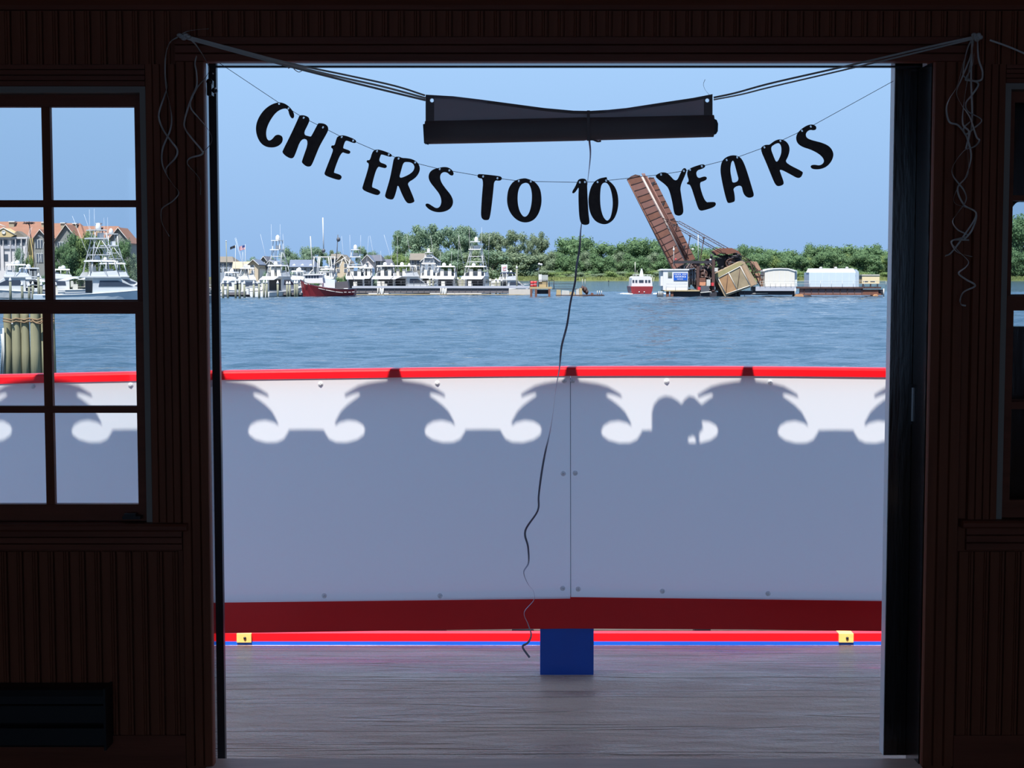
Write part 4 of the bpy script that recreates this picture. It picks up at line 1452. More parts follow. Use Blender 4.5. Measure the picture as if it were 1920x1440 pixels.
Q().ball(P(634.5, 449, YTW + 2.5), .3, .3, .35).ball(P(606.5, 470, YTW + 2.5), .3, .3, .3).build('pulley_block', K_DARKG, tw)
b = Q()
for pts in (((625, 496), (650, 481.5)), ((645, 482), (666, 530)), ((643, 484), (631, 516)), ((560, 534), (587, 505))):
    b.ln(pts, YTW + 2.2, .7)
b.build('boom', K_CREAM, tw)

# ---- little red and white ferry ---------------------------------------
YFY = wdist(551)
fy = thing('ferry_boat', P(1203, 551, YFY), 'small ferry with red hull and white cabin coming head-on', 'ferry')
b = Q().poly([(1182.5, 537), (1224.5, 537), (1222, 549), (1219, 552), (1188, 552), (1184.5, 549)], YFY, 9).build('hull', bmat('ferry red', rgb(150, 50, 56), .4, var=.1), fy)
for x in (1198.5, 1208):
    Q().ball(P(x, 547.5, YFY), .12).build('bow_light', K_WHITE, b)
cb = Q().poly([(1184, 537), (1185, 521), (1188, 518), (1219, 518), (1222, 521), (1223.5, 537)], YFY + .8, 6.5).build('cabin', K_WHITE, fy)
for x0, x1 in ((1185.8, 1189.3), (1191.3, 1195), (1198, 1206.7), (1209.5, 1213.5), (1215.5, 1219.5)):
    Q().bx(x0, x1, 525, 530, YFY + .76, .06).build('window', K_GLASS, cb)
b = Q()
for x in (1187, 1193, 1199, 1208, 1214, 1220):
    b.ln([(x, 518.5), (x, 515.2)], YFY + 1.5, .35)
b.ln([(1187, 515.2), (1220, 515.2)], YFY + 1.5, .35)
b.build('roof_rail', K_WHITE, fy)
Q().poly([(1199.5, 518), (1200.5, 510), (1202.5, 503.5), (1204, 503.5), (1205.5, 510), (1206.5, 518)], YFY + 2, .5).build('mast', K_WHITE, fy)
Q().ln([(1190.8, 518), (1190.8, 491)], YFY + 2, .5).ln([(1194.5, 518), (1194.5, 507)], YFY + 2, .3).build('antenna', K_CREAM, fy)
Q().ln([(1224, 535), (1226.5, 520)], YFY + 1, .3).ln([(1221.5, 535), (1223, 517)], YFY + 1, .3).build('fishing_rods', K_WHITE, fy)
M_FOAM = bmat('white foam', (.85, .88, .9, 1), .8, var=.1, scale=2)
b = MB()
for i in range(70):
    sx = random.choice((-1, 1))
    g = G(1203 + sx * (20 + abs(random.gauss(0, 13))), 551.2 + random.uniform(-1.2, .9), WZ)
    b.ball(g, random.uniform(.2, .55), random.uniform(.3, .8), random.uniform(.04, .14), 6, 4)
tag(b.build('bow_wave', M_FOAM), 'white foam of the bow wave either side of the ferry', 'foam', kind='stuff')

# ---- long trestle with plate girders ------------------------------------
YTR = wdist(553.5)
K_STEEL = bmat('grey weathered girder', rgb(112, 108, 112), .7, var=.25, scale=.6, stretch=(.3, 1, 1))
K_DECKG = bmat('pale trestle walkway', rgb(186, 190, 202), .6, var=.12, scale=.7)
K_PILEW = bmat('whitish pile', rgb(205, 205, 200), .8, var=.2, scale=1.5)
K_PILE = bmat('weathered grey-green piling', rgb(150, 152, 132), .85, var=.3, scale=1.2, stretch=(1, 1, .25))
K_SAND = bmat('tan timber waler', rgb(190, 170, 130), .85, var=.25, scale=.8)
K_RUST = bmat('rusty steel', rgb(124, 80, 64), .8, var=.45, scale=1.1, bump=.2)
K_RUSTD = bmat('dark rusty steel', rgb(84, 58, 54), .8, var=.5, scale=1.3, bump=.2)
K_BROWN = bmat('bascule leaf plate rust', rgb(132, 90, 80), .75, var=.3, scale=.9, bump=.1)
K_DARK = bmat('blackened steel', rgb(46, 44, 54), .7, var=.3, scale=.7)
tr_ = thing('trestle', P(830, 553, YTR), 'long low grey trestle with plate girders in front of the moored yachts', 'trestle')
dk = Q().bx(660, 994, 536.5, 540.5, YTR, 3.2).build('walkway', K_DECKG, tr_)
for x0, x1 in ((660, 711), (718, 828), (837, 954)):
    g = Q().bx(x0, x1, 540.5, 549.5, YTR + .2, .4).build('girder', K_STEEL, tr_)
    n = max(2, int((x1 - x0) / 11))
    for k in range(n + 1):
        x = x0 + (x1 - x0) * k / n
        Q().bx(x - .35, x + .35, 540.5, 549.5, YTR + .08, .14).build('stiffener', K_DARKG, g)
for cx in (714, 832):
    for dx in (-5.5, -1, 4.5):
        Q().ln([(cx + dx, 540), (cx + dx, 555)], YTR - .1, 1.2, 7).build('pile', K_PILEW, tr_)
Q().bx(954, 994, 542, 552.5, YTR, 2).build('abutment', bmat('pale concrete', rgb(206, 200, 192), .8, var=.1), tr_)
Q().lnd([(668, 552.5, YTR - .4), (760, 552.2, YTR - .4), (870, 551.5, YTR - .4), (992, 553, YTR - .4)], .8, 5).build('waler', K_SAND, tr_)
b = Q()
for k in range(28):
    x = 668 + k * 12
    b.ln([(x, 536.5), (x, 527)], YTR + .1, .35, 4)
b.ln([(664, 527), (994, 527)], YTR + .1, .35, 4).ln([(664, 531.5), (994, 531.5)], YTR + .1, .3, 4)
b.build('guard_rail', K_DARKG, tr_)

# ---- work platform at the trestle's end ---------------------------------
YPF = wdist(556)
pf = thing('work_platform', P(1014, 556, YPF), 'rusty steel work platform on legs at the trestle end', 'platform')
Q().bx(993, 1035, 538, 541.5, YPF, 3).build('deck', K_SAND, pf)
for x in (996, 1005, 1030):
    Q().bx(x - 2, x + 2, 541.5, 557, YPF, .5).build('leg', K_RUST, pf)
Q().bx(1007, 1028, 543.5, 551, YPF + .6, 1.6).build('cross_beam', K_DARK, pf)
b = Q()
for x in (994, 1009.5, 1025, 1030, 1038.5):
    b.ln([(x, 541), (x, 525)], YPF + .1, .6, 4)
b.ln([(993, 525.5), (1039, 525.5)], YPF + .1, .5, 4).ln([(993, 532), (1080, 532)], YPF + .1, .4, 4).ln([(1035, 541.5), (1083, 541.8)], YPF + .2, .6, 4).ln([(1038, 538), (1080, 538)], YPF + .2, .3, 4)
b.build('guard_rail', K_DARK, pf)
cbn = thing('control_cabinet', P(1019, 540, YPF + 1), 'pale grey control cabinet standing on the work platform', 'cabinet')
Q().bx(1010, 1016, 514.5, 528, YPF + .9, 1).build('side_panel', K_WHITE, cbn)
Q().bx(1016, 1027.5, 515.5, 527, YPF + 1.0, 1).build('door', bmat('cabinet grey', rgb(178, 184, 182), .6), cbn)
Q().bx(1011, 1027, 527, 538.5, YPF + 1.1, .8).build('plinth', K_SAND, cbn)
lp = thing('lamp_post', P(1011, 540, YPF + 1.5), 'thin post with twin white floodlights on the work platform', 'lamp')
Q().ln([(1010, 540), (1010.5, 497)], YPF + 1.5, .4).build('post', K_DARKG, lp)
for x, y in ((1011, 495), (1015, 496)):
    Q().ball(P(x, y, YPF + 1.5), .2, .2, .17).build('floodlight', K_WHITE, lp)
K_BRED = bmat('red drum', rgb(216, 66, 72), .45, var=.1)
for x, y0, y1, lb_ in ((997.5, 527.5, 539.5, 'nearer red drum stack at the left end of the work platform'), (1003.5, 527.5, 538, 'second red drum stack beside the control cabinet')):
    dr = thing('red_drum', P(x, y1, YPF + .8), lb_, 'drum', 'red drums on the work platform')
    rr = 3.2 * YPF / F
    c_ = P(x, y1, YPF + .8)
    hh_ = (y1 - y0) * YPF / F
    MB().lathe(c_, [(rr, 0), (rr, hh_ * .46), (rr * .93, hh_ * .48), (rr * .93, hh_ * .52), (rr, hh_ * .54), (rr, hh_), (rr * .8, hh_ + .03)], 10).build('shell', K_BRED, dr)
    MB().lathe(c_ + Vector((0, 0, hh_ * .47)), [(rr * 1.03, 0), (rr * 1.03, hh_ * .05)], 10).build('band', K_WHITE, dr)

# ---- low fender raft --------------------------------------------------
rf = thing('fender_raft', P(1085, 554, wdist(555)), 'low broken timber fender raft right of the work platform', 'raft')
YRF = wdist(555)
Q().poly([(1041, 555.5), (1043, 553), (1132, 552.5), (1134, 554)], YRF, 2.5).build('float', K_RUSTD, rf)
for x0, x1, y0, y1, m_ in ((1043, 1052, 543, 554, K_SAND), (1053, 1068, 544.5, 553.5, K_PILEW), (1068, 1078, 547, 553, K_SAND), (1080, 1086, 541, 553, K_PILEW), (1086, 1092, 540, 553, K_SAND), (1108, 1113, 549, 553, K_RUST)):
    Q().poly([(x0, y1), (x0 + .8, y0), (x1 - .6, y0 + .6), (x1, y1)], YRF + .3, 1.2).build('timber_block', m_, rf)
b = Q()
for px_, py_, r_ in ((1097, 543.5, 4.5), (1092.5, 540, 3.2), (1100, 547.5, 3.4)):
    c_ = P(px_, py_, YRF + 1.2)
    b.ball(c_, r_ * YRF / F, .7, (r_ + 1.5) * YRF / F, 9, 6)
b.build('pile_stump', K_RUSTD, rf)
for x in (1092, 1097):
    Q().ln([(x, 540), (x, 523)], YRF + 1, .4, 4).build('stake', K_PILEW, rf)
for x in (1120, 1124, 1128):
    Q().ln([(x, 553), (x, 545)], YRF + .5, .7, 5).build('post', K_PILEW, rf)
mk = thing('channel_marker', G(1140, 535, WZ), 'thin dark channel marker stake in open water', 'stake')
Q().ln([(1141, 537), (1141, 527.5)], wdist(536), .35, 5).build('stake', K_DARK, mk)
Q().bx(1140, 1142, 526, 528.5, wdist(536) - .1, .1).build('daymark', K_DARK, mk)

# ---- bascule bridge -----------------------------------------------------
YBR = wdist(556.5)
br = thing('bascule_bridge', P(1330, 557, YBR), 'rusty bascule railway bridge with its leaf raised', 'drawbridge')


def lerp(a, c_, t_):
    return (a[0] + (c_[0] - a[0]) * t_, a[1] + (c_[1] - a[1]) * t_)


def girder(tl, tr2, bl, br2, n, Y, dep, crown, nm):
    """plate girder of the raised leaf: backing web, single plates, ribs"""
    g = Q().poly([tl] + crown + [tr2, br2, bl], Y, dep).build(nm, K_RUSTD, br)
    for k in range(n):
        a, c_ = k / n, (k + 1) / n
        e_ = .06 / n
        q = [lerp(tl, bl, a + e_), lerp(tr2, br2, a + e_), lerp(tr2, br2, c_ - e_), lerp(tl, bl, c_ - e_)]
        Q().poly(q, Y - .10, .12).build('plate', K_BROWN if (k * 7 + n) % 3 else K_RUST, g)
    for k in range(n + 1):
        p0, p1 = lerp(tl, bl, k / n), lerp(tr2, br2, k / n)
        Q().ln([p0, p1], Y - .12, .55, 4).build('rib', K_RUSTD, g)
    return g


girder((1176, 336), (1200, 329), (1262, 507), (1285, 493), 15, YBR + 2.0, 1.0, [(1183, 330.5), (1191, 327)], 'leaf_girder')
girder((1214, 335), (1226, 333), (1290, 490), (1304, 486), 14, YBR + 6.0, 1.0, [(1218, 332)], 'leaf_girder')
Q().ln([(1203.5, 331), (1244, 409), (1282, 488)], YBR + 2.6, 2.2, 6).build('light_rail', bmat('worn bright rail', rgb(206, 190, 182), .45, var=.2, scale=2), br)
for pts in (((1207.5, 325), (1211, 333), (1252, 413), (1288, 487)), ((1204, 325), (1207.5, 332), (1249, 412), (1285.5, 488)), ((1212, 330), (1255, 413), (1291, 486))):
    Q().ln(pts, YBR + 3.6, 1.4, 5).build('stringer', K_BROWN, br)
b = Q()
for k in range(16):
    t_ = k / 15
    b.lnd([lerp((1200, 331), (1284, 492), t_) + (YBR + 2.6,), lerp((1215, 333), (1292, 488), t_) + (YBR + 6.2,)], .6, 4)
b.build('floor_beams', K_RUSTD, br)
Q().ln([(1177, 338), (1263, 506)], YBR + 1.8, .9, 5).build('edge_flange', K_RUST, br)
Q().ln([(1184, 349), (1270, 505)], YBR + 1.85, .45, 5).build('edge_flange', K_RUSTD, br)
# open triangular brackets on the far girder
for t_ in (.05, .30, .56, .82):
    p0 = lerp((1217, 335), (1292, 490), t_)
    Q().poly([p0, (p0[0] + 7, p0[1] - 2.5), (p0[0] + 2.6, p0[1] + 7)], YBR + 5.82, .06).build('gusset_opening', K_DARK, br)


def lattice(p0, p1, wd, Y, nm, n=22):
    """laced strut: two chords and zigzag lacing"""
    dx, dy = p1[0] - p0[0], p1[1] - p0[1]
    l_ = math.hypot(dx, dy)
    nx, ny = -dy / l_ * wd / 2, dx / l_ * wd / 2
    b = Q()
    for sgn in (-1, 1):
        b.ln([(p0[0] + sgn * nx, p0[1] + sgn * ny), (p1[0] + sgn * nx, p1[1] + sgn * ny)], Y, .6, 4)
    for k in range(n):
        a, c_ = k / n, (k + 1) / n
        s_ = 1 if k % 2 else -1
        q0, q1 = lerp(p0, p1, a), lerp(p0, p1, c_)
        b.ln([(q0[0] + s_ * nx, q0[1] + s_ * ny), (q1[0] - s_ * nx, q1[1] - s_ * ny)], Y, .32, 3)
    return b.build(nm, K_RUSTD, br)


lattice((1272, 416), (1410, 492), 4.0, YBR + 6, 'counterweight_strut', 30)
lattice((1240, 409), (1352, 473), 3.6, YBR + 2, 'counterweight_strut', 26)
Q().lnd([(1240, 409, YBR + 2), (1272, 416, YBR + 6)], .8, 5).lnd([(1352, 473, YBR + 2), (1385, 478, YBR + 6)], .8, 5).build('strut_brace', K_RUSTD, br)
for pts in (((1291, 441), (1294, 444), (1297, 441)), ((1317, 445), (1320, 448.5), (1323, 445))):
    Q().poly(pts, YBR + 2.6, .5).build('gusset', K_RUSTD, br)
for pts in (((1294, 443), (1290.5, 462), (1287, 484)), ((1320, 447), (1316, 468), (1311.5, 500), (1308, 535))):
    Q().ln(pts, YBR + 3, .9, 5).build('hanger', K_RUSTD, br)
for pts in (((1309, 440), (1309.3, 492)),):
    Q().ln(pts, YBR + 1, .7, 5).build('pole', K_PILEW, br)
# machinery mass and tower
b = Q()
b.poly([(1338, 471), (1350, 465.5), (1372, 465), (1385, 471), (1390, 478), (1378, 474), (1366, 477), (1352, 474), (1344, 478)], YBR + 3, 3)
b.build('top_beam', K_RUST, br)
rng = random.Random(5)
b = Q()
for i in range(46):
    x = rng.uniform(1322, 1392)
    y = rng.uniform(478, 512) + max(0, (1345 - x)) * .35
    if y > 548:
        continue
    r_ = rng.uniform(1.5, 4.5)
    a_ = rng.uniform(0, math.pi)
    l_ = rng.uniform(4, 13)
    dx, dy = math.cos(a_) * l_, math.sin(a_) * l_ * .7
    b.lnd([(x - dx, y - dy, YBR + rng.uniform(2.5, 5)), (x + dx, y + dy, YBR + rng.uniform(2.5, 5))], r_ * .45, 6)
b.poly([(1345, 486), (1360, 478), (1390, 484), (1393, 492), (1365, 507), (1350, 503)], YBR + 4.2, 1.5)
b.poly([(1262, 506), (1268, 499), (1300, 494), (1330, 500), (1338, 520), (1336, 546), (1310, 546), (1296, 530)], YBR + 5, 2)
mc = b.build('machinery', K_DARK, br)
b = Q()
for i in range(60):
    x, y = rng.uniform(1288, 1345), rng.uniform(496, 545)
    a_ = rng.choice((0, math.pi / 2, .8, 2.2)) + rng.uniform(-.15, .15)
    l_ = rng.uniform(3, 10)
    b.lnd([(x - math.cos(a_) * l_, y - math.sin(a_) * l_, YBR + rng.uniform(1.6, 4.6)), (x + math.cos(a_) * l_, y + math.sin(a_) * l_, YBR + rng.uniform(1.6, 4.6))], rng.uniform(.5, 1.3), 4)
b.build('bracing_clutter', bmat('grey brown steelwork', rgb(128, 112, 110), .8, var=.5, scale=1), br)
for cx, cy, r_ in ((1370, 494, 10), (1328, 492, 7), (1302, 500, 8), (1318, 514, 9)):
    c_ = P(cx, cy, YBR + 3.4)
    rr = r_ * YBR / F
    MB().lathe(c_, [(rr, -.15), (rr, .15), (rr * .8, .16), (rr * .75, .05), (rr * .3, .05), (rr * .25, .3)], 16, 'y').build('gear_wheel', K_RUSTD, br)
Q().bx(1264, 1338, 489, 494, YBR + .5, .6).build('gantry_beam', K_DARK, br)
Q().bx(1306.5, 1311, 490, 545, YBR + .7, .5).build('gantry_post', K_RUSTD, br)
Q().bx(1335.5, 1340, 487, 548, YBR + .4, .6).build('gantry_post', K_RUSTD, br)
Q().ln([(1263.3, 500), (1263.3, 462)], YBR, .6, 5).build('light_pole', K_PILEW, br)
Q().ball(P(1263.3, 468, YBR), .15, .15, .25).build('lantern', K_WHITE, br)
Q().ball(P(1267, 486.5, YBR), .16).build('red_lantern', K_BRED, br)
Q().ball(P(1299, 467.5, YBR + 2), .2, .2, .16).ball(P(1332, 487, YBR), .18).build('floodlight', K_WHITE, br)
# counterweight: a tilted concrete box with a framed face
cwt = Q().poly([(1340, 515), (1344, 511.5), (1386, 490.5), (1392, 489.2), (1396, 491), (1420, 531), (1417, 534.5), (1408, 538), (1360, 556), (1358, 554.5), (1341, 521)], YBR + 1, 5).build('counterweight', bmat('tan weathered concrete', rgb(170, 150, 124), .9, var=.3, scale=.9, bump=.2), br)
fa, fb, fc, fd = (1346.5, 521.5), (1388, 499.5), (1406.5, 535.5), (1361, 551.5)
K_TANP = bmat('rust stained plywood', rgb(172, 134, 96), .8, var=.4, scale=1.0)
K_TAN2 = bmat('grey stained plywood', rgb(160, 144, 116), .8, var=.35, scale=1.2)
m0, m1 = lerp(fa, fb, .47), lerp(fd, fc, .47)
Q().poly([fa, m0, m1, fd], YBR + .93, .05).build('face_panel', K_TANP, cwt)
Q().poly([m0, fb, fc, m1], YBR + .93, .05).build('face_panel', K_TAN2, cwt)
for p0, p1 in ((fa, fb), (fb, fc), (fc, fd), (fd, fa), (m0, m1)):
    Q().ln([p0, p1], YBR + .88, .75, 4).build('frame_bar', K_CREAM, cwt)
for p0, p1 in ((lerp(fa, m0, .95), fd), (fb, m1)):
    Q().ln([p0, p1], YBR + .9, .5, 4).build('brace', K_RUSTD, cwt)
Q().poly([(1341, 519), (1344, 512), (1386, 491), (1394, 495), (1346.5, 520)], YBR + .95, .03).build('upper_ledge', bmat('lichen stained concrete', rgb(166, 156, 112), .9, var=.25, scale=1.2), cwt)
Q().poly([(1391, 497), (1397, 500), (1417, 533), (1409, 536.5)], YBR + .96, .03).build('side_ledge', bmat('warm concrete edge', rgb(186, 156, 126), .9, var=.25, scale=1.2), cwt)
b = Q()
for p0, p1 in (((1396, 492), (1412, 491)), ((1412, 491), (1431, 535)), ((1406, 494), (1425, 537)), ((1400, 497), (1418, 533)), ((1408, 493), (1412, 520)), ((1414, 497), (1408, 516)), ((1418, 505), (1412, 520)), ((1421, 508), (1409, 512)), ((1426, 520), (1413, 520)), ((1428, 528), (1416, 530)), ((1422, 508), (1430, 506)), ((1413, 520), (1420, 534)), ((1425, 516), (1431, 517)), ((1427, 524), (1434, 524))):
    b.lnd([p0 + (YBR + 3,), p1 + (YBR + 4.5,)], .9, 4)
b.build('rear_truss', K_RUSTD, br)
Q().poly([(1407, 490), (1419, 490.5), (1428, 507), (1424, 509)], YBR + 4, 1).poly([(1416, 513), (1424, 511), (1433, 536), (1427, 538)], YBR + 4, .6).build('rear_plate', bmat('pale rust plate', rgb(172, 136, 112), .8, var=.3, scale=1), br)
# low works under the gantry
for x0, x1, y0, y1, m_ in ((1312, 1323, 521, 529, K_RUST), (1312, 1323, 529, 535.5, bmat('orange work box', rgb(220, 150, 112), .6, var=.2)), (1325, 1332, 524, 536, K_PILEW), (1308.5, 1313.5, 538, 543.5, K_BRED), (1334, 1338.5, 530, 536, K_BRED), (1314, 1330, 536, 548, K_DARKG), (1340, 1346, 502, 509, K_PILEW)):
    Q().bx(x0, x1, y0, y1, YBR + .1, .7).build('equipment_box', m_, br)
Q().bx(1246, 1312, 544, 546.2, YBR - .2, 6).build('platform_deck', K_SAND, br)
Q().bx(1263, 1344, 546.2, 557.5, YBR + .4, 5).build('pier_base', K_DARK, br)
Q().bx(1340, 1388, 548, 557.5, YBR + 2, 3).build('pier_base', K_DARK, br)
for x in (1252, 1260):
    Q().bx(x - 2.5, x + 2.5, 546, 557.5, YBR, .5).build('pile', K_RUST, br)
Q().lnd([(1313, 549, YBR), (1333, 547, YBR), (1334, 551, YBR)], .9, 5).build('pipe', K_PILEW, br)
Q().bx(1385, 1490, 545.5, 553, YBR + 1.5, 2).build('approach_girder', K_DARK, br)
Q().bx(1417, 1493, 537.5, 545.5, YBR + 1, 5).build('approach_deck', K_DECKG, br)
Q().ln([(1411, 550.5), (1440, 549.8)], YBR + 1.3, .5, 4).build('handline', K_PILEW, br)
b = Q()
for k in range(8):
    b.ln([(1425 + k * 9.7, 537.5), (1425 + k * 9.7, 527.5)], YBR + .9, .32, 4)
b.ln([(1425, 527.5), (1494, 527.5)], YBR + .9, .32, 4).ln([(1425, 532), (1494, 532)], YBR + .9, .28, 4)
b.build('guard_rail', K_PILEW, br)
b = Q()
for x in (1396, 1380, 1370):
    b.ln([(x, 545), (x, 557)], YBR + 1.4, .6, 4)
b.build('strut_posts', K_DARKG, br)

# operator's house
oh = thing('operator_house', P(1266, 544, YBR + .4), 'small white bridge operator house with a blue sign', 'hut')
YH = YBR + .3
bd = Q().bx(1243.5, 1290, 507, 544, YH, 3.6).build('wall', K_WHITE, oh)
Q().bx(1238.6, 1244, 508, 536, YH + .3, 2.5).build('side_cabinet', K_WHITE, oh)
Q().poly([(1237, 507), (1243, 504.2), (1292, 504.2), (1292, 506.8)], YH - .12, 4.3).build('roof', K_WHITE, oh)
Q().poly([(1292, 504.4), (1304, 502.4), (1304, 503.8), (1292, 506.6)], YH + 1.2, 3).build('porch_roof', K_DECKG, oh)
Q().bx(1291, 1304, 505.5, 534, YH + 3.2, 1.0).build('porch_wall', bmat('shaded white siding', rgb(128, 142, 158), .6, var=.2), oh)  # grey blue colour carries the shade on the white house's right face
for x in (1293, 1298, 1303):
    Q().ln([(x, 505), (x, 534)], YH + 1.4, .6, 5).build('porch_post', K_DECKG, oh)
Q().ln([(1283, 504.5), (1283, 499)], YH + 1, .7, 5).build('vent_pipe', K_WHITE, oh)
wn = Q().bx(1252.3, 1260.3, 510, 521, YH - .04, .05).build('window', bmat('window frame grey', rgb(150, 160, 152), .5), oh)
Q().bx(1253, 1259.7, 511, 515, YH - .07, .04).build('pane', bmat('hut glass', rgb(120, 132, 124), .2), wn)
Q().bx(1253, 1259.7, 516.5, 520.5, YH - .07, .04).build('pane', bmat('hut glass dark', rgb(92, 98, 98), .2), wn)
sg = thing('blue_sign', P(1276, 525.5, YH - .1), 'blue sign with lines of white lettering on the operator house', 'sign')
Q().bx(1263.2, 1289, 512, 525.6, YH - .1, .06).build('board', bmat('sign blue', rgb(0, 92, 205), .5, var=.05), sg)
b = Q()
for (x0, x1, yy, h_, n) in ((1264.5, 1288, 514.2, 2.6, 11), (1266, 1286.5, 518.6, 3.6, 8), (1269.5, 1281, 523.2, 2.0, 6)):
    wv = (x1 - x0) / n
    for k in range(n):
        if (n == 11 and k == 6):
            continue
        xa = x0 + k * wv
        b.bx(xa, xa + wv * .3, yy - h_ / 2, yy + h_ / 2, YH - .115, .012)
        b.bx(xa, xa + wv * .75, yy - h_ / 2, yy - h_ / 2 + .6, YH - .115, .012)
        if k % 2:
            b.bx(xa + wv * .5, xa + wv * .75, yy - h_ / 2, yy + h_ / 2, YH - .115, .012)
        else:
            b.bx(xa, xa + wv * .7, yy + h_ / 2 - .6, yy + h_ / 2, YH - .115, .012)
label(b.build('lettering', bmat('sign white', (.85, .9, 1, 1), .5), sg), 'three lines of small white lettering')
b = Q()
b.ln([(1249, 532.5), (1289, 532.5)], YH - .5, .35, 4).ln([(1249, 538), (1289, 538)], YH - .5, .3, 4)
for x in (1249, 1266.5, 1289):
    b.ln([(x, 532.5), (x, 545)], YH - .5, .35, 4)
b.build('guard_rail', K_DECKG, oh)
ff = thing('floating_fender', P(1236, 557, YBR - 1), 'small grey fender float left of the operator house', 'float')
Q().bx(1233, 1244, 549, 557.5, YBR - 1, 1.2).build('float', K_DARKG, ff)
for x in (1235, 1238, 1241):
    Q().ln([(x, 557), (x, 546)], YBR - 1.1, .8, 5).build('post', K_PILEW, ff)

# ---- sheds on the right-hand approach -----------------------------------
YSH = YBR + 2
s1 = thing('arched_shed', P(1464, 537, YSH), 'cream white shed with a low arched roof right of the counterweight', 'shed')
Q().poly([(1434, 537), (1434, 508), (1438, 505.5), (1450, 503.5), (1464, 503), (1478, 503.5), (1487, 506), (1490, 508), (1490, 537)], YSH, 4).build('body', K_CREAM, s1)
Q().poly([(1490, 537), (1490, 507), (1494.5, 508), (1494.5, 537)], YSH + .5, 3.3).build('end_wall', K_PALE, s1)
Q().poly([(1433, 508.5), (1438, 505), (1450, 503), (1464, 502.4), (1478, 503), (1488, 505.5), (1495, 508), (1490, 508.8), (1478, 505), (1464, 504.4), (1450, 505), (1438, 507)], YSH - .12, 4.3).build('roof_edge', K_WHITE, s1)
for k in range(5):
    Q().bx(1441 + k * 10, 1441.5 + k * 10, 509, 536.5, YSH - .04, .05).build('seam', K_WHITE, s1)
s2 = thing('barrel_shed', P(1560, 538, YSH), 'long pale blue white shed with three roof vents', 'shed')
K_SHED = bmat('pale blue white sheeting', rgb(208, 224, 240), .5, var=.04, scale=.7)
Q().poly([(1517, 538), (1517, 511), (1604, 511), (1604, 538)], YSH, 4).build('front_wall', K_SHED, s2)
b = MB()
a0, a1, a2, a3 = P(1516.5, 511, YSH), P(1604.5, 511, YSH), P(1600, 503.5, YSH + 1.6), P(1520, 503.5, YSH + 1.6)
b.prism([a0, a1, a2, a3], (0, 2.2, 0))
b.build('roof', K_WHITE, s2)
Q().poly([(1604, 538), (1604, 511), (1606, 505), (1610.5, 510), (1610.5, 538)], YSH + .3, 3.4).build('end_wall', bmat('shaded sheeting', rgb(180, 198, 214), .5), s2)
for x in (1539, 1567, 1588):
    c_ = P(x, 504, YSH + 2.0)
    MB().lathe(c_, [(.14, -.1), (.14, .1), (.24, .12), (.22, .24), (.05, .3)], 10).build('vent_or_shadow_shape', K_WHITE, s2)
for k in range(1, 7):
    Q().bx(1517 + k * 12.5, 1517.35 + k * 12.5, 511, 537.5, YSH - .03, .04).build('seam', K_PALE, s2)
ap = thing('approach_span', P(1575, 556, YSH), 'rust red plate girder approach span under the pale blue shed', 'bridge span')
Q().bx(1494, 1652, 538, 541, YSH - .6, 5).build('deck', K_RUSTD, ap)
g = Q().bx(1500, 1618, 541, 552.8, YSH - .3, .5).build('girder', bmat('mauve weathered girder', rgb(128, 106, 108), .8, var=.3, scale=.6, stretch=(.3, 1, 1)), ap)
for k in range(9):
    x = 1508 + k * 13.5
    Q().bx(x - .4, x + .4, 541, 552.8, YSH - .42, .14).build('stiffener', K_RUSTD, g)
Q().bx(1497, 1652, 550.5, 553.4, YSH - .4, .4).build('bottom_flange', K_RUST, ap)
Q().bx(1618, 1647, 543, 552, YSH - .35, .5).build('end_girder', K_RUST, ap)
Q().bx(1647, 1657, 543, 553.5, YSH, 1.5).build('end_frame', K_DARK, ap)
for x0, x1 in ((1489, 1508), (1637, 1648)):
    Q().poly([(x0, 557), (x0 + 4, 552), (x1 - 3, 551.5), (x1, 557)], YSH - 1.2, 2.5).build('footing', bmat('tan footing', rgb(196, 148, 108), .85, var=.25), ap)
Q().ln([(1491, 541), (1490.5, 556)], YSH - 1, 1.0, 6).ln([(1657, 541), (1657, 556)], YSH - 1, 1.2, 6).build('pile', K_PILEW, ap)
Q().poly([(1497, 555.5), (1520, 553.5), (1523, 556), (1500, 557)], YSH - .8, 1).build('rubble', K_DARK, ap)
b = Q()
for k in range(8):
    b.ln([(1518 + k * 20.5, 538), (1518 + k * 20.5, 527)], YSH - .7, .35, 4)
b.ln([(1494, 527), (1662, 527)], YSH - .7, .32, 4).ln([(1494, 532), (1662, 532)], YSH - .7, .28, 4)
b.build('guard_rail', K_PILEW, ap)
s3 = thing('cream_container', P(1633, 536, YSH + 1), 'cream coloured container on short legs at the right door edge', 'container')
Q().bx(1616.5, 1649, 515.5, 532, YSH + .5, 3).build('body', bmat('cream paint', rgb(236, 218, 176), .5, var=.08), s3)
Q().bx(1615.8, 1649.6, 514.8, 516.4, YSH + .4, 3.2).build('lid', K_CREAM, s3)
for x in (1619, 1633, 1646):
    Q().bx(x - 1, x + 1, 532, 538, YSH + .8, .4).build('leg', K_PILEW, s3)
for x0, x1 in ((1619, 1627.5), (1632, 1641)):
    Q().bx(x0, x1, 527, 528.4, YSH + .46, .05).build('slot', K_DARKG, s3)

# ---- mooring posts ---------------------------------------------------------
pile_cache = {}


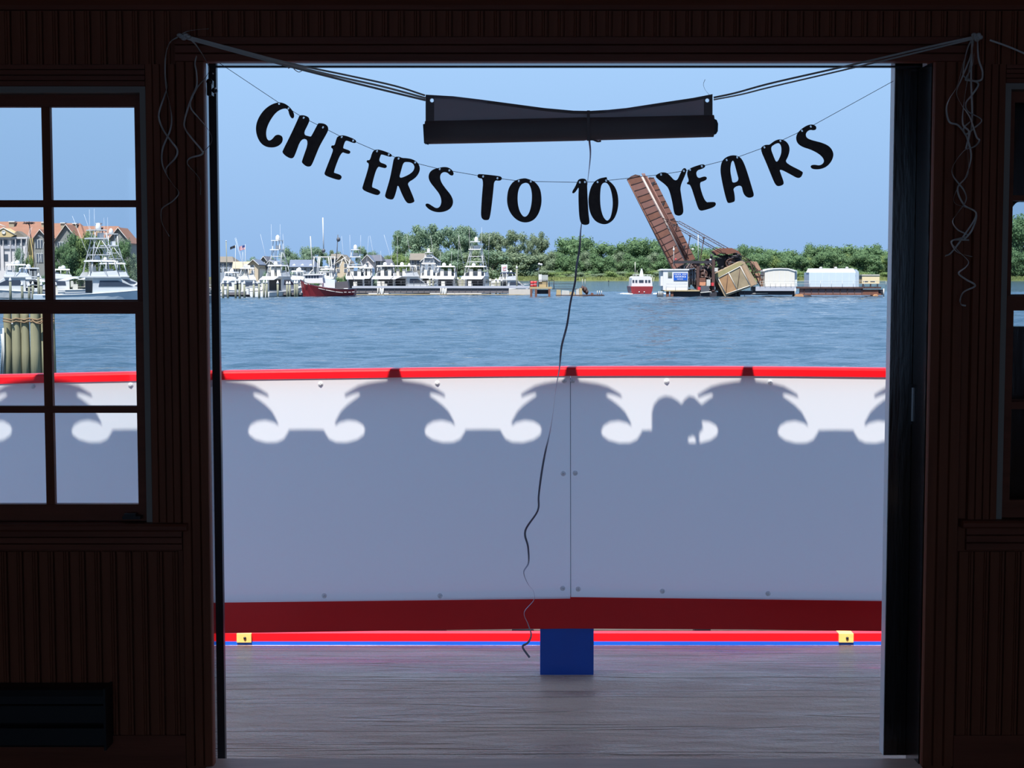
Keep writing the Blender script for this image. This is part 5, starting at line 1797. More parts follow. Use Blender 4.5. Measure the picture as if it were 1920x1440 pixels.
def pile(px, y0, y1, Y=None, r_=2.2, lb_='', cap=True, grp='capped mooring posts', m_=None):
    Yp = Y or wdist(y1)
    zt_, zb_ = P(px, y0, Yp).z, WZ - .4
    x_ = P(px, y1, Yp).x
    t_ = thing('mooring_post', (x_, Yp, zb_), lb_, 'post', grp)
    rr = r_ * Yp / F
    key = (round(zt_ - zb_, 1), round(rr, 2), cap)
    if key not in pile_cache:
        H = key[0]
        pm = MB().lathe((0, 0, 0), [(rr * 1.04, 0), (rr, H * .5), (rr * .94, H)], 9).mesh('shaft', m_ or K_PILE, Vector((0, 0, 0)))
        cm = MB().lathe((0, 0, H), [(rr * 1.15, -.12), (rr * 1.15, 0), (rr * .6, .26), (.02, .36)], 9).mesh('cap', K_WHITE, Vector((0, 0, 0)))
        pile_cache[key] = (pm, cm)
    pm, cm = pile_cache[key]
    part('shaft', pm, local(t_))
    if cap:
        part('cap', cm, t_)
    return t_


names_left = ['first', 'second', 'third', 'fourth', 'fifth', 'sixth', 'seventh', 'eighth', 'ninth', 'tenth', 'eleventh', 'twelfth', 'thirteenth', 'fourteenth']
for i, (x, y0, y1) in enumerate(((418.5, 530.5, 560), (427.5, 530.5, 560), (442, 531, 559.5), (449.5, 530, 560), (458.5, 531, 559), (476, 531, 558), (486, 530, 559), (495, 529, 558), (500.5, 529, 558), (521, 531, 557), (538.5, 531, 556.5), (543.5, 531, 556.5), (553, 530, 556.5), (557.5, 530, 556.5))):
    pile(x, y0, y1, None, 2.1, '%s white-capped mooring post from the left edge of the doorway' % names_left[i])
for i, (x, y0, lb_) in enumerate(((724, 526, 'between the leftmost yacht and the trestle'), (744, 525, 'below the gap between two flybridge yachts'), (757, 527, 'in front of the angled yacht'), (781, 527, 'right of the angled yacht'), (806, 523, 'left of the grey tower boat stern'), (812, 524, 'right of the grey tower boat stern'), (858, 524, 'left of the white tower boat'), (867, 523, 'touching the white tower boat'), (910, 526, 'just right of the white tower boat'), (919, 526, 'second right of the white tower boat'), (930, 525, 'left of the white sign'), (937, 525, 'under the white sign'), (969, 502, 'tall and round-headed by the speedboat'))):
    pile(x, y0, 551.5, None, 1.7, 'mooring post behind the trestle, ' + lb_, grp='posts behind the trestle')
for i, (x, y0, y1, lb_) in enumerate(((20, 525, 562, 'grey mooring post left of centre in the left window, beside the white boat'), (42, 534, 562, 'short capped mooring post in front of the blue curtained boat'), (55, 535, 562, 'capped mooring post left of the paired posts in the left window'), (62, 533, 562, 'middle capped mooring post in the left window'), (73, 517, 562, 'tallest capped mooring post near the window muntin'), (78, 534, 562, 'capped mooring post touching the window muntin'), (105, 534, 562, 'mooring post just right of the window muntin'))):
    pile(x, y0, y1, None, 2.4, lb_, grp='posts in the left window')

# dock boxes between the posts
for x0, x1, y0, y1, lb_ in ((34, 44, 548, 557, 'white dock box in the left window, left of the paired posts'), (44.5, 53, 548, 560, 'grey dock box beside the white one in the left window'), (417, 424, 541, 552, 'white dock box at the left end of the mooring posts'), (462, 466.5, 538, 552, 'white fender hanging between the fifth and sixth mooring posts'), (467, 475, 536, 541, 'small white dinghy end between the mooring posts'), (478, 483, 536.5, 541, 'white box end under the hardtop boat')):
    o = thing('dock_box', P((x0 + x1) / 2, y1, wdist(558)), lb_, 'box')
    Q().bx(x0, x1, y0 + 1.5, y1, wdist(558), .8).build('body', K_WHITE if 'grey' not in lb_ else K_STEEL, o)
    Q().bx(x0 - .3, x1 + .3, y0, y0 + 1.5, wdist(558) - .05, .9).build('lid', K_CREAM, o)
fd_ = thing('marina_dock', P(490, 558, wdist(556) + 4), 'low floating marina dock behind the mooring posts', 'dock')
Q().bx(405, 565, 549, 553, wdist(557) + 3, 2).build('walkway', K_STEEL, fd_)
Q().bx(405, 565, 553, 557.5, wdist(557) + 3.2, 1.6).build('float', K_DARK, fd_)
fd2 = thing('marina_dock', P(60, 560, wdist(560) + 4), 'low floating dock behind the posts in the left window', 'dock')
Q().bx(-150, 260, 553, 558, wdist(560) + 5, 2).build('walkway', K_STEEL, fd2)
Q().bx(-150, 260, 557, 563, wdist(560) + 5.2, 1.6).build('float', K_DARK, fd2)

# ---- cluster of pilings close by in the left window --------------------------
YPC = 47.0
K_OLD = bmat('old split piling', rgb(166, 160, 126), .9, var=.35, scale=1.3, stretch=(5, 5, .35), bump=.4)
pc = thing('piling_cluster', (P(50, 690, YPC).x, YPC, WZ), 'cluster of weathered timber pilings lashed together in the left window', 'pilings')
for x, dy_, r_ in ((15, .1, 8), (31, -.05, 8.5), (48, .0, 8), (66, -.08, 9), (82, .12, 8), (98, .0, 6), (40, .5, 8), (74, .5, 8)):
    c_ = P(x, 640, YPC + dy_)
    zt_ = P(x, 574 + (x % 7), YPC + dy_).z
    rr = r_ * YPC / F
    MB().lathe((c_.x, c_.y, WZ - .3), [(rr * 1.1, 0), (rr, (zt_ - WZ) * .6), (rr * .9, zt_ - WZ + .1), (rr * .86, zt_ - WZ + .3)], 14).build('piling', K_OLD, pc)
b = MB()
for k, yy in enumerate((597, 601)):
    b.tube([P(6 + i * 8, yy + (i % 3) * 1.5 + k, YPC - .18 - .04 * math.sin(i)) for i in range(13)], .028, 6)
b.tube([P(60, 600, YPC - .22), P(68, 606, YPC - .25), P(76, 607, YPC - .25), P(84, 600, YPC - .22)], .022, 6)
b.build('lashing_rope', bmat('old rope', rgb(150, 122, 92), .9, var=.3, scale=20), pc)
MB().ball(P(23, 607, YPC - .25), .03).build('bolt_head', K_PILEW, pc)
MB().tube([P(3, 626, YPC - .1), P(4.5, 650, YPC - .1), P(2, 705, YPC - .1)], .03, 5).tube([P(6, 615, YPC - .1), P(7, 660, YPC - .1), P(6, 705, YPC - .1)], .03, 5).build('hanging_line', K_PILEW, pc)

# ---- flags ------------------------------------------------------------------
YFL = 285.0


def flag(px, ytop, fx0, fx1, fy0, fy1, kind, lb_):
    o = thing('flagpole', P(px, 545, YFL), lb_, 'flag')
    Q().ln([(px, 545), (px, ytop)], YFL, .45, 5).build('pole', K_PILEW, o)
    b = MB()
    n, m = 8, 13
    vs, fs = [], []
    for i in range(n + 1):
        for j in range(m + 1):
            x = fx1 + (fx0 - fx1) * i / n
            y = fy0 + (fy1 - fy0) * j / m + 3.2 * (i / n) ** 1.3
            vs.append(P(x, y, YFL + .18 * math.sin(i * 1.3)))
    b.v = vs
    for i in range(n):
        for j in range(m):
            a = i * (m + 1) + j
            b.f.append([a, a + 1, a + m + 2, a + m + 1])
            b.smooth.append(True)
            b.mi.append(0 if kind == 'black' else (2 if (i < 4 and j < 7) else (0 if j % 2 == 0 else 1)))
    ms_ = [bmat('black flag cloth', rgb(40, 44, 58), .8)] if kind == 'black' else [bmat('flag red', rgb(200, 70, 90), .8), bmat('flag white', rgb(236, 230, 236), .8), bmat('flag blue', rgb(70, 84, 150), .8)]
    b.build('cloth', ms_, o)


flag(441.5, 459, 431.5, 441, 460, 465, 'black', 'pole with a small black flag over the marina')
flag(459.8, 458, 448.5, 459.3, 459.5, 467.5, 'us', 'pole with a striped red white and blue flag over the marina')
po = thing('utility_pole', P(424.5, 545, YFL), 'bare tall pole left of the two flags', 'pole')
Q().ln([(426, 545), (425, 490), (424, 453)], YFL, .8, 6).build('shaft', K_PILE, po)
Q().ball(P(424, 452, YFL), .12).build('finial', K_WHITE, po)

sn = thing('white_sign', P(946, 535, wdist(552)), 'white notice board with red marks behind the trestle', 'sign')
Q().bx(940, 951.5, 496, 510.5, wdist(551.5), .1).build('board', K_WHITE, sn)
Q().poly([(942, 501), (949, 499.5), (949.5, 502), (944, 503.5), (945, 506), (949, 505), (948, 507.5), (943, 507.5)], wdist(551.5) - .05, .04).build('red_mark', bmat('faded red print', rgb(226, 170, 176), .6), sn)
for x in (942, 949.5):
    Q().ln([(x, 510), (x, 552)], wdist(551.5) + .1, .5, 5).build('post', K_PILEW, sn)
ORD = ['first', 'second', 'third', 'fourth', 'fifth', 'sixth', 'seventh', 'eighth', 'ninth', 'tenth', 'eleventh', 'twelfth', 'thirteenth', 'fourteenth', 'fifteenth', 'sixteenth', 'seventeenth']

# ---- shore, marsh and trees ---------------------------------------------------
M_MARSH = bmat('marsh ground', rgb(140, 148, 96), .95, var=.25, scale=.05, stretch=(.3, 1, 1))
YS0 = wdist(527)
tag(MB().box(-900, 900, YS0, YS0 + 900, WZ - 1, WZ + .35).build('far_shore', M_MARSH), kind='structure')
M_LAND = bmat('marina ground', rgb(136, 132, 116), .95, var=.2, scale=.05)
tag(MB().box(P(-2600, 540, 290).x, P(985, 540, 290).x, 290, YS0 + 5, WZ - 1, WZ + .9).build('marina_land', M_LAND), kind='structure')
M_GRASS = bmat('marsh grass', rgb(134, 146, 84, .75), .9, var=.5, scale=.06, stretch=(.4, 1, 1))
rg = random.Random(3)
b = MB()
for i in range(14000):
    x = rg.uniform(965, 1960)
    Yg = YS0 + rg.uniform(.5, 90)
    p = P(x, 527, Yg)
    h_ = rg.uniform(.9, 1.9) + .02 * (Yg - YS0)
    w_ = rg.uniform(.3, .9)
    b.add([(p.x - w_, Yg, WZ + .3), (p.x + w_, Yg + rg.uniform(-.5, .5), WZ + .3), (p.x + rg.uniform(-.5, .5), Yg + rg.uniform(-.2, .2), WZ + .3 + h_)], [(0, 1, 2)])
tag(b.build('marsh_grass', M_GRASS), 'pale green marsh grass strip along the far shore', 'grass', kind='stuff')


def leafmat(name, c1, c2):
    m = mat(name, c1, .8, var=0, spec=.1)
    t_ = m.node_tree
    nz = [n_ for n_ in t_.nodes if n_.type == 'TEX_NOISE'][0]
    nz.inputs['Scale'].default_value = 9
    mx = [n_ for n_ in t_.nodes if n_.type == 'MIX'][0]
    mx.inputs['A'].default_value = c1
    mx.inputs['B'].default_value = c2
    tl_ = t_.nodes.new('ShaderNodeBsdfTranslucent')
    t_.links.new(mx.outputs['Result'], tl_.inputs[0])
    ms_ = t_.nodes.new('ShaderNodeMixShader')
    ms_.inputs[0].default_value = .45
    t_.links.new(t_.nodes['Principled BSDF'].outputs[0], ms_.inputs[1])
    t_.links.new(tl_.outputs[0], ms_.inputs[2])
    t_.links.new(ms_.outputs[0], t_.nodes['Material Output'].inputs[0])
    return m


LM = [leafmat('leaves blue green', rgb(106, 132, 110, .95), rgb(142, 164, 140, .95)), leafmat('leaves mid green', rgb(90, 122, 88, .9), rgb(126, 152, 110, .9)),  # leaf colours paled and dulled to carry the haze of distance
      leafmat('leaves yellow green', rgb(104, 130, 82, .9), rgb(146, 164, 108, .9)), leafmat('leaves dull green', rgb(110, 130, 106, .95), rgb(146, 160, 132, .95))]
M_BARK = bmat('pale bark', rgb(140, 132, 116), .9, var=.25, scale=4)


def tree_proto(seed, kind):
    """unit tree, height 1, crown radius about .5; returns foliage and trunk meshes"""
    r_ = random.Random(seed)
    b = MB()
    lobes = []
    if kind == 'round':
        for i in range(20):
            a = r_.uniform(0, 6.28)
            d = r_.uniform(.05, .38)
            z = r_.uniform(.15, .84)
            d *= (1.15 - abs(z - .5) * 1.1)
            lobes.append((Vector((d * math.cos(a), d * math.sin(a), z)), r_.uniform(.12, .2)))
    elif kind == 'tall':
        for i in range(17):
            a = r_.uniform(0, 6.28)
            z = r_.uniform(.3, .92)
            d = r_.uniform(.04, .34) * (1.0 if z > .5 else .75)
            lobes.append((Vector((d * math.cos(a), d * math.sin(a), z)), r_.uniform(.08, .15)))
    else:                               # low bush
        for i in range(12):
            a = r_.uniform(0, 6.28)
            d = r_.uniform(.05, .4)
            z = r_.uniform(.1, .75) * (1 - d * .8)
            lobes.append((Vector((d * math.cos(a), d * math.sin(a), z)), r_.uniform(.15, .24)))
    for c_, rr in lobes:
        b.ball(c_, rr * .6, rr * .6, rr * .5, 7, 5)
        for k in range(270):
            d = Vector((r_.gauss(0, 1), r_.gauss(0, 1), r_.gauss(0, 1))).normalized()
            p = c_ + Vector((d.x, d.y, d.z * .85)) * rr * r_.uniform(.55, 1.15)
            s_ = r_.uniform(.010, .025)
            nrm = (d + Vector((r_.gauss(0, .5), r_.gauss(0, .5), r_.gauss(0, .5)))).normalized()
            u = nrm.orthogonal().normalized()
            v = nrm.cross(u)
            ang = r_.uniform(0, 6.28)
            u, v = u * math.cos(ang) + v * math.sin(ang), v * math.cos(ang) - u * math.sin(ang)
            b.add([p - u * s_, p + v * s_ * .8, p + u * s_, p - v * s_ * .8], [(0, 1, 2, 3)])
    fol = b
    tb = MB()
    tb.tube([(0, 0, -.02), (.01, 0, .25), (0, .01, .6)], .022, 6, r1=.012)
    for c_, rr in lobes[:8]:
        tb.tube([(0, 0, max(.12, c_.z - .3)), (c_.x * .6, c_.y * .6, c_.z - .08), tuple(c_)], .011, 5, r1=.004)
    return fol, tb


PROT = []
for i in range(9):
    kd = ('round', 'tall', 'bush')[i % 3]
    PROT.append((kd, tree_proto(40 + i, kd)))
TM = {}


def tree(px, ytop, wpx, Y, kind, li, lb_, grp='trees on the far shore', zb=None):
    zb_ = WZ + .3 if zb is None else zb
    x_ = P(px, 520, Y).x
    H = (P(px, ytop, Y).z - zb_) * 1.03
    W_ = wpx * Y / F * 1.32
    cand = [i for i in range(9) if PROT[i][0] == kind]
    pi = cand[int(abs(px) * 7) % len(cand)]
    key = (pi, li)
    if key not in TM:
        fo, tb = PROT[pi][1]
        TM[key] = (fo.mesh('foliage', LM[li], Vector((0, 0, 0))), tb.mesh('trunk', M_BARK, Vector((0, 0, 0))))
    o = local(thing('tree', (x_, Y, zb_), lb_, 'tree' if kind != 'bush' else 'bush', grp, rz=(px * 1.7) % 6.28))
    if kind == 'bush':
        o.name = 'bush'
    o.scale = (W_, W_, H)
    part('foliage', TM[key][0], o)
    if kind != 'bush':
        part('trunk', TM[key][1], o)
    return o


YT0 = YS0 + 60
# the tall stand behind the yachts
for px_, yt, w_, lb_ in ((758, 437, 46, 'leftmost tree of the tall stand behind the yachts'), (786, 424, 58, 'second tree of the tall stand behind the yachts'), (816, 422, 60, 'highest domed tree of the tall stand behind the yachts'), (848, 428, 56, 'tree of the tall stand right above the middle yacht'), (876, 426, 46, 'tall tree rising right behind the white tower boat'),
                         (908, 440, 46, 'tree just right of the white tower boat'), (938, 439, 44, 'tree above the white notice board'), (965, 436, 44, 'tree above the speedboat with the dark canopy'), (992, 448, 30, 'slim open tree above the red drums'), (1014, 436, 34, 'open topped tree above the work platform')):
    tree(px_, yt, w_ * 1.15, YT0 + (px_ % 5) * 6, 'tall', 0 if px_ < 890 else 3, lb_)
for i, (px_, yt, w_) in enumerate(((770, 470, 60), (810, 462, 60), (850, 466, 60), (890, 464, 60), (925, 468, 60), (958, 470, 60), (990, 478, 56), (1020, 476, 56))):
    tree(px_, yt, w_ * 1.2, YT0 - 8, 'round', 3 if i % 2 else 0, ORD[i] + ' from left of the lower dull trees under the tall stand behind the yachts')
# wooded shore between the platform and the bridge
for px_, yt, w_, lb_ in ((1046, 460, 60, 'rounded tree right of the work platform'), (1072, 443, 70, 'domed tree behind the hanging ribbon tail'), (1098, 443, 62, 'tree right of the hanging ribbon tail'), (1128, 454, 60, 'tree left above the ferry'), (1160, 450, 64, 'broad tree above the ferry'), (1192, 445, 62, 'tree directly above the ferry'), (1220, 444, 60, 'tree beside the raised leaf'), (1252, 452, 60, 'tree behind the raised leaf'), (1285, 456, 60, 'tree behind the foot of the raised leaf')):
    tree(px_, yt, w_ * 1.15, YT0 + (px_ % 7) * 4, 'round', 1, lb_)
for i in range(14):
    px_ = 1034 + i * 21
    tree(px_, 466 + (i * 37 % 11), 44, YT0 - 12 - (i % 3) * 4, 'round', 1 if i % 3 else 3, ORD[i] + ' from left of the lower trees on the wooded shore left of the bridge')
for i in range(13):
    px_ = 1028 + i * 22
    tree(px_, 499 + (i * 29 % 9), 44, YT0 - 26 - (i % 3) * 5, 'bush', 2 if i % 2 else 3, ORD[i] + ' from left of the waterside bushes on the shore left of the bridge')
# wooded shore right of the bridge
for px_, yt, w_, lb_ in ((1316, 462, 60, 'tree behind the counterweight struts'), (1345, 463, 60, 'tree behind the rusty top beam'), (1375, 466, 54, 'tree right above the counterweight'), (1393, 457, 34, 'small tree peaking right of the rusty top beam'), (1420, 461, 50, 'tree between the counterweight and the arched shed'), (1450, 468, 60, 'tree above the arched shed'), (1482, 468, 58, 'tree above the right end of the arched shed'), (1520, 451, 40, 'pointed tree standing out above the barrel shed'), (1540, 458, 44, 'tree right of the pointed one'), (1566, 462, 60, 'tree above the middle of the barrel shed'), (1596, 459, 60, 'tree above the right end of the barrel shed'), (1637, 452, 40, 'tree peaking above the cream container'), (1620, 461, 54, 'tree left above the cream container'), (1664, 465, 56, 'tree cut by the right door edge'), (1880, 440, 60, 'left one of the trees seen through the right window'), (1912, 400, 70, 'tallest tree seen through the right window'), (1945, 420, 70, 'right one of the trees seen through the right window')):
    tree(px_, yt, w_ * 1.2, YT0 + (px_ % 7) * 4, 'round', 1, lb_)
for i in range(17):
    px_ = 1322 + i * 22
    tree(px_, 470 + (i * 31 % 10), 46, YT0 - 14 - (i % 3) * 4, 'round', 2 if i % 3 == 0 else 1, ORD[i] + ' from left of the lower trees on the shore right of the bridge')
for i in range(17):
    px_ = 1312 + i * 22
    tree(px_, 496 + (i * 23 % 9), 42, YT0 - 28 - (i % 3) * 5, 'bush', 1 if i % 2 else 2, ORD[i] + ' from left of the waterside bushes on the shore right of the bridge')
for i in range(4):
    tree(1866 + i * 26, 470 + (i % 2) * 8, 60, YT0 - 16, 'round', 1, ORD[i] + ' from left of the lower trees seen through the right window')

# trees among the marina houses
ZL = WZ + .9
for px_, yt, w_, Yt, kd, li, lb_ in ((539, 458, 34, 400, 'round', 0, 'round dark tree behind the marina, left of the trawler'), (557, 470, 30, 400, 'round', 0, 'lower tree touching the round dark one'), (512, 477, 24, 380, 'round', 0, 'small tree left of the marina tower boat'), (577, 461, 34, 420, 'round', 0, 'tree behind the trawler left mast'), (602, 466, 34, 420, 'tall', 0, 'open tree behind the trawler tall mast'), (624, 470, 26, 420, 'tall', 3, 'thin tree behind the trawler right mast'), (475, 481, 24, 400, 'round', 0, 'small tree between tan house and marina'), (683, 465, 30, 430, 'tall', 0, 'feathery tree above the white gabled house'), (704, 466, 30, 430, 'round', 0, 'tree above the dark roofed house'), (724, 478, 30, 430, 'round', 3, 'low tree left of the tall stand'), (742, 474, 34, 430, 'round', 2, 'yellowish tree at the left foot of the tall stand'), (757, 480, 30, 360, 'round', 2, 'yellowish bushy tree behind the angled yacht'),
                                     (36, 462, 24, 285, 'round', 0, 'dark round tree in front of the white porch'), (55, 478, 14, 285, 'round', 2, 'small yellowish tree before the yellow wall'), (140, 428, 44, 290, 'round', 1, 'broad green tree left of the tuna tower'), (172, 430, 44, 290, 'round', 2, 'broad green tree behind the tuna tower'), (118, 455, 26, 288, 'round', 1, 'low tree before the second grey gable'), (206, 442, 34, 300, 'round', 2, 'tree behind the shorter tower'), (232, 446, 30, 300, 'round', 1, 'tree at the right end of the apartment building'), (248, 470, 26, 300, 'round', 3, 'pale bushy tree by the right sash of the left window'), (112, 492, 26, 280, 'bush', 2, 'bush above the dock beside the window muntin')):
    tree(px_, yt, w_ * 1.15, Yt, kd, li, lb_, 'trees around the marina', ZL)
for i, (px_, yt, lb_) in enumerate(((505, 495, 'low bush left of the marina tower boat'), (590, 500, 'low bush behind the trawler wheelhouse'), (548, 497, 'low bush left of the trawler bow'), (640, 503, 'low bush under the yellow gabled house'), (712, 500, 'low bush left of the leftmost flybridge yacht'), (100, 508, 'low bush right of the window muntin'), (75, 505, 'low bush under the grey gable bay'), (230, 498, 'low bush beside the shorter tower boat'))):
    tree(px_, yt, 22, 275, 'bush', i % 2, lb_, 'trees around the marina', ZL)

# ---- houses ---------------------------------------------------------------------
K_WIN = bmat('house window glass', rgb(88, 98, 112), .2, var=.2, scale=.5)
K_TRIM = bmat('house white trim', (.82, .82, .80, 1), .6, var=.03)


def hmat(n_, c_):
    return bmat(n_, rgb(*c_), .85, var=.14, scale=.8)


def house(x0, x1, yr_, ye, yb, Y, wallm, roofm, lb_, gable=True, wins=2, dep=9, dormers=0):
    o = thing('house', P((x0 + x1) / 2, yb, Y), lb_, 'house')
    ym = (x0 + x1) / 2
    if gable:
        wl_ = Q().poly([(x0, yb), (x0, ye), (ym, yr_ + 1), (x1, ye), (x1, yb)], Y, dep).build('wall', wallm, o)
        for s_ in (0, 1):
            e_ = (x0 - 1.2, ye + 1) if s_ == 0 else (x1 + 1.2, ye + 1)
            Q().poly([e_, (ym, yr_), (ym, yr_ + 1.6), (e_[0], e_[1] + 1.6)], Y - .5, dep + 1).build('roof', roofm, o)
            Q().poly([e_, (ym, yr_ - .1), (ym, yr_ + 1.2), (e_[0], e_[1] + 1.2)], Y - .6, .12).build('barge_board', K_TRIM, o)
    else:
        wl_ = Q().poly([(x0, yb), (x0, ye), (x1, ye), (x1, yb)], Y, dep).build('wall', wallm, o)
        rf_ = MB()
        a, c_, d_, e_ = P(x0 - 1, ye + .5, Y - .5), P(x1 + 1, ye + .5, Y - .5), P(x1 - 1, yr_, Y + dep / 2), P(x0 + 1, yr_, Y + dep / 2)
        f_, g_ = a + Vector((0, dep + 1, 0)), c_ + Vector((0, dep + 1, 0))
        rf_.add([a, c_, d_, e_, f_, g_], [(0, 1, 2, 3), (3, 2, 5, 4), (0, 3, 4), (1, 5, 2), (0, 4, 5, 1)])
        rf_ = rf_.build('roof', roofm, o)
        for k in range(dormers):
            xd = x0 + (x1 - x0) * (k + .5) / dormers
            q = Q().poly([(xd - 3, ye + .3), (xd - 3, ye - 3), (xd, ye - 5.5), (xd + 3, ye - 3), (xd + 3, ye + .3)], Y + .5, 2.5).build('dormer', K_TRIM, rf_)
    for k in range(wins):
        xw = x0 + (x1 - x0) * (k + .5) / wins
        ww = min(2.6, (x1 - x0) / wins * .28)
        for yy in (ye + 2.5, ye + 12):
            if yy + 6 > yb:
                continue
            w_ = Q().bx(xw - ww - .6, xw + ww + .6, yy - .5, yy + 6.5, Y - .08, .1).build('window', K_TRIM, o)
            Q().bx(xw - ww, xw + ww, yy, yy + 6, Y - .12, .06).build('pane', K_WIN, w_)
    return o


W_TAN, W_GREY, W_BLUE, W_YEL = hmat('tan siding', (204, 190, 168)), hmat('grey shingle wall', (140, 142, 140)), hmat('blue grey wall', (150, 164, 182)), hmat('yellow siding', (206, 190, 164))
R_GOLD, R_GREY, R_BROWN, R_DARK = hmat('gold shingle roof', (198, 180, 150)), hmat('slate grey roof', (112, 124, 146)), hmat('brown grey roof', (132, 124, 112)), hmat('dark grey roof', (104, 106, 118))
house(408, 437, 481, 491, 545, 340, W_BLUE, R_BROWN, 'blue grey house at the left edge of the doorway', False, 3)
house(436, 487, 490.5, 503, 545, 322, hmat('white siding', (226, 228, 228)), R_GOLD, 'white house with a gold shingle roof below the flags', False, 5)
house(464, 484, 486, 495, 545, 320, W_TAN, R_GREY, 'small tan gable front in the gold roofed house row', True, 1)
house(487, 500, 480, 489, 545, 350, W_GREY, R_DARK, 'narrow grey house with a chimney right of the flags', True, 1)
house(496, 516, 487, 497, 545, 330, hmat('pale siding', (208, 208, 200)), R_GREY, 'pale gabled house behind the marina tower boat', True, 2)
house(543, 590, 487, 500, 545, 330, W_BLUE, R_GREY, 'blue grey roofed house with white dormers left of the trawler mast', False, 4, dormers=3)
house(627, 655, 477, 492, 545, 325, W_YEL, R_BROWN, 'yellow gabled house behind the trawler boom', True, 2)
house(620, 640, 476, 484, 545, 345, W_GREY, R_BROWN, 'brown roofed house behind the yellow gabled one', False, 2)
house(676, 700, 477, 490, 545, 330, hmat('rose white siding', (214, 206, 208)), R_GREY, 'white gabled house right of the trawler stern', True, 1)
house(696, 716, 478, 489, 545, 335, W_GREY, R_DARK, 'grey house with a dark roof right of the white gabled one', False, 2)
house(712, 735, 486, 498, 545, 340, W_GREY, R_DARK, 'low dark roofed house behind the leftmost yacht', False, 2)
house(768, 800, 475, 487, 545, 345, W_GREY, R_BROWN, 'brown roofed house behind the angled yacht', False, 3)
house(788, 823, 476, 489, 545, 335, W_BLUE, R_GREY, 'grey gabled house behind the distant tower boat', True, 3)
house(244, 290, 455, 466, 545, 330, hmat('cream siding', (220, 214, 196)), hmat('pale roof', (196, 196, 190)), 'cream house by the right sash of the left window', False, 3)

# apartment building through the left window
YAP = 312.0
R_TILE = bmat('terracotta shingle roof', rgb(160, 114, 92), .85, var=.16, scale=.7, stretch=(1, 1, 3))
apt = thing('apartment_building', P(100, 548, YAP), 'long apartment building with terracotta roof and gables in the left window', 'building')
W_AG = hmat('weathered grey shingles', (146, 148, 146))
W_AT = hmat('apartment tan siding', (222, 196, 146))
W_AW = bmat('porch white', rgb(230, 226, 228), .6, var=.04)
Q().bx(-220, 232, 446, 548, YAP + 2, 12).build('main_wall', W_AG, apt)


def slope(x0, x1, ye, yr_, xr0, xr1, Y, dep, nm='roof'):
    b = MB()
    a, c_, d_, e_ = P(x0, ye, Y), P(x1, ye, Y), P(xr1, yr_, Y + dep), P(xr0, yr_, Y + dep)
    f_, g_ = a + Vector((0, dep * 2, 0)), c_ + Vector((0, dep * 2, 0))
    b.add([a, c_, d_, e_, f_, g_], [(0, 1, 2, 3), (3, 2, 5, 4), (0, 3, 4), (1, 5, 2), (0, 4, 5, 1)])
    return b.build(nm, R_TILE, apt)


slope(-220, 104, 447, 415.5, -200, 90, YAP + 1.5, 6)
slope(96, 160, 448, 418.5, 92, 150, YAP + 1.6, 6)
slope(150, 246, 456, 424, 150, 222, YAP + 1.8, 6)


def gable_bay(x0, x1, xa, ya, ye, Y, dep, wm, nm='gable_bay'):
    g_ = Q().poly([(x0, 548), (x0, ye), (xa, ya), (x1, ye), (x1, 548)], Y, dep).build(nm, wm, apt)
    Q().poly([(x0 - 1.5, ye + 1), (xa, ya - .8), (xa, ya + 1), (x0 - 1.5, ye + 3)], Y - .4, dep).poly([(x1 + 1.5, ye + 1), (xa, ya - .8), (xa, ya + 1), (x1 + 1.5, ye + 3)], Y - .4, dep).build('gable_roof', R_TILE, g_)
    Q().ln([(x0 - 1.5, ye + 2), (xa, ya), (x1 + 1.5, ye + 2)], Y - .5, .7, 4).build('barge_board', K_TRIM, g_)
    return g_


def win(g_, x0, x1, y0, y1, Y, n):
    w_ = Q().bx(x0, x1, y0, y1, Y - .1, .12).build('window', K_TRIM, apt)
    wd = (x1 - x0) / n
    for k in range(n):
        Q().bx(x0 + k * wd + .5, x0 + (k + 1) * wd - .5, y0 + .7, y1 - .7, Y - .14, .06).build('pane', K_WIN, w_)


g1 = gable_bay(63.5, 87, 74, 430.5, 445, YAP, 8, W_AG)
win(g1, 65.5, 80.5, 449, 465.5, YAP, 3)
win(g1, 68, 81, 475, 492, YAP, 3)
Q().poly([(70.5, 443.5), (71, 441), (73, 440), (75, 441), (75.5, 443.5)], YAP - .1, .1).build('gable_vent', K_TRIM, apt)
g2 = gable_bay(103, 146, 122.5, 421, 450, YAP, 8, W_AG)
win(g2, 107, 121, 453.5, 466, YAP, 3)
win(g2, 109, 118, 475, 488, YAP, 2)
g3 = gable_bay(198, 244, 221, 427, 455, YAP + .5, 8, W_AG)
win(g3, 212, 226, 462, 474, YAP + .5, 2)
g4 = gable_bay(-60, -28, -44, 430, 446, YAP, 8, W_AG)
win(g4, -52, -38, 450, 466, YAP, 3)
# tan pediment and white porch
pd_ = Q().poly([(-26, 444.5), (6, 427.5), (8, 427.5), (29, 440), (20, 444.5)], YAP - 1.5, 4).build('pediment', W_AT, apt)
Q().ln([(-28, 445), (6.5, 427.2), (29.5, 440.3)], YAP - 1.6, .9, 4).build('barge_board', K_TRIM, pd_)
Q().ln([(-28, 437), (-4, 419), (11, 425.5)], YAP - 1.2, .8, 4).build('barge_board', K_TRIM, pd_)
MB().lathe(P(7, 435.5, YAP - 1.6), [(.4, 0), (.4, .06), (.28, .08), (.26, .02), (.1, .02)], 14, 'y').build('round_window', K_TRIM, pd_)
Q().poly([(18, 444.5), (32, 433), (48, 444.5)], YAP - .8, 3).build('porch_roof', R_BROWN, apt)
Q().bx(-40, 51, 444.5, 447.5, YAP - 1.2, 3).build('porch_beam', W_AW, apt)
Q().bx(-40, 50, 447.5, 548, YAP - .75, 3).build('porch_wall', W_AW, apt)
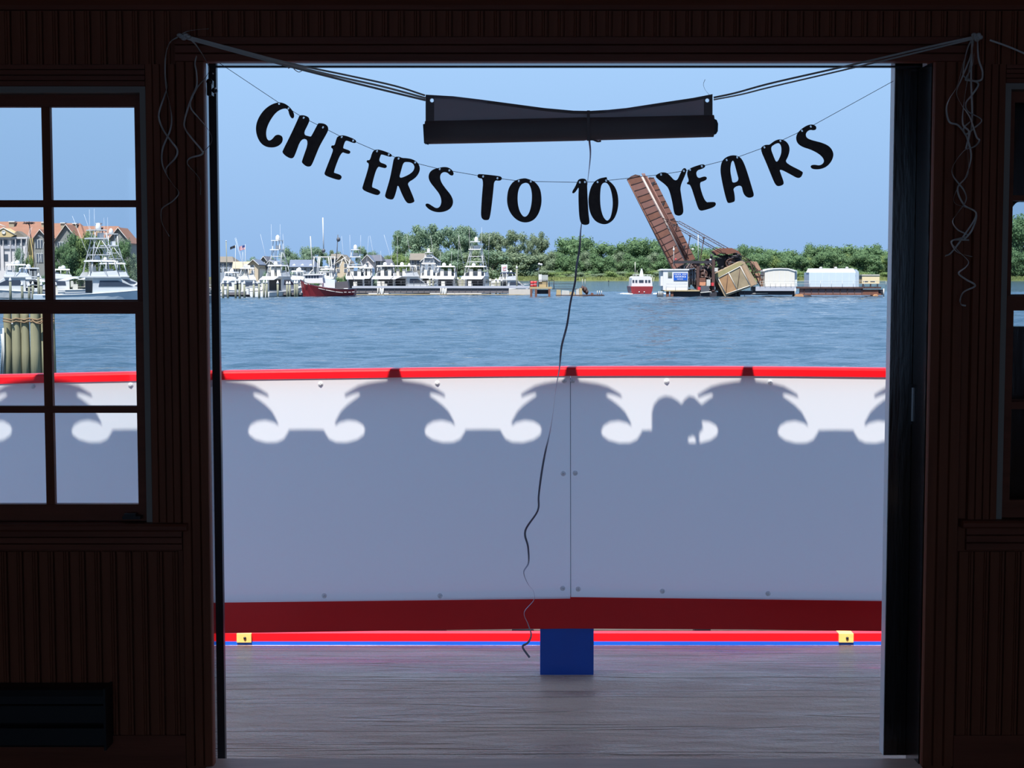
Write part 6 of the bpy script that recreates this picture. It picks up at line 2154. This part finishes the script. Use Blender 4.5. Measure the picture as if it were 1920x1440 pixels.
for x0, x1 in ((1.5, 4), (8, 14), (23.5, 27.5), (31, 37.5), (42, 47)):
    Q().bx(x0, x1, 449.5, 460, YAP - .82, .1).build('window', K_WIN, apt)
for x0, x1 in ((8, 15.2),):
    Q().bx(x0, x1, 476.5, 489.5, YAP - .82, .1).build('window', K_WIN, apt)
for x in (-16, -2, 6, 19.5, 29.5, 40.5, 50):
    Q().bx(x - 1.2, x + 1.2, 447.5, 500, YAP - 1.15, .45).build('column', W_AW, apt)
for x0, x1 in ((7.2, 18.3), (20.7, 28.3), (30.7, 39.3)):
    Q().bx(x0, x1, 460.5, 466.5, YAP - 1.0, .12).build('balustrade', K_DECKG, apt)
Q().bx(51, 63.5, 446, 548, YAP + .4, 3).build('yellow_wall', hmat('apartment yellow siding', (232, 206, 142)), apt)
Q().bx(-2, 1.5, 447.5, 548, YAP - .6, .4).build('tan_pier', W_AT, apt)
for x0, x1, y0, y1 in ((16.5, 26.5, 415.5, 429), (77.5, 86.5, 417, 441), (113.5, 121, 418, 424), (136, 143, 419, 432), (180, 187, 419, 432)):
    c_ = Q().bx(x0, x1, y0, y1 + 8, YAP + 5.5, 1.2).build('chimney', hmat('chimney brick', (188, 176, 150)), apt)
    Q().bx(x0 - .8, x1 + .8, y0 - 1, y0 + 1, YAP + 5.3, 1.6).build('chimney_cap', K_TRIM, c_)

np_ = thing('nest_pole', P(66, 548, 285), 'slender dark pole with a nest on top before the terracotta roof', 'pole')
Q().ln([(68, 548), (66, 500), (61, 462), (57, 440), (55, 420)], 285, .9, 6).build('shaft', bmat('dark wood pole', rgb(92, 84, 88), .9, var=.2), np_)
b = MB()
rg = random.Random(9)
for i in range(40):
    c_ = P(55 + rg.uniform(-9, 9), 418.3 + rg.uniform(-1, 1), 285 + rg.uniform(-.5, .5))
    d = Vector((rg.uniform(-1, 1), rg.uniform(-.5, .5), rg.uniform(-.3, .3))).normalized() * .35
    b.tube([c_ - d, c_ + d], .05, 4)
b.build('nest', bmat('nest twigs', rgb(66, 60, 66), .95, var=.3), np_)
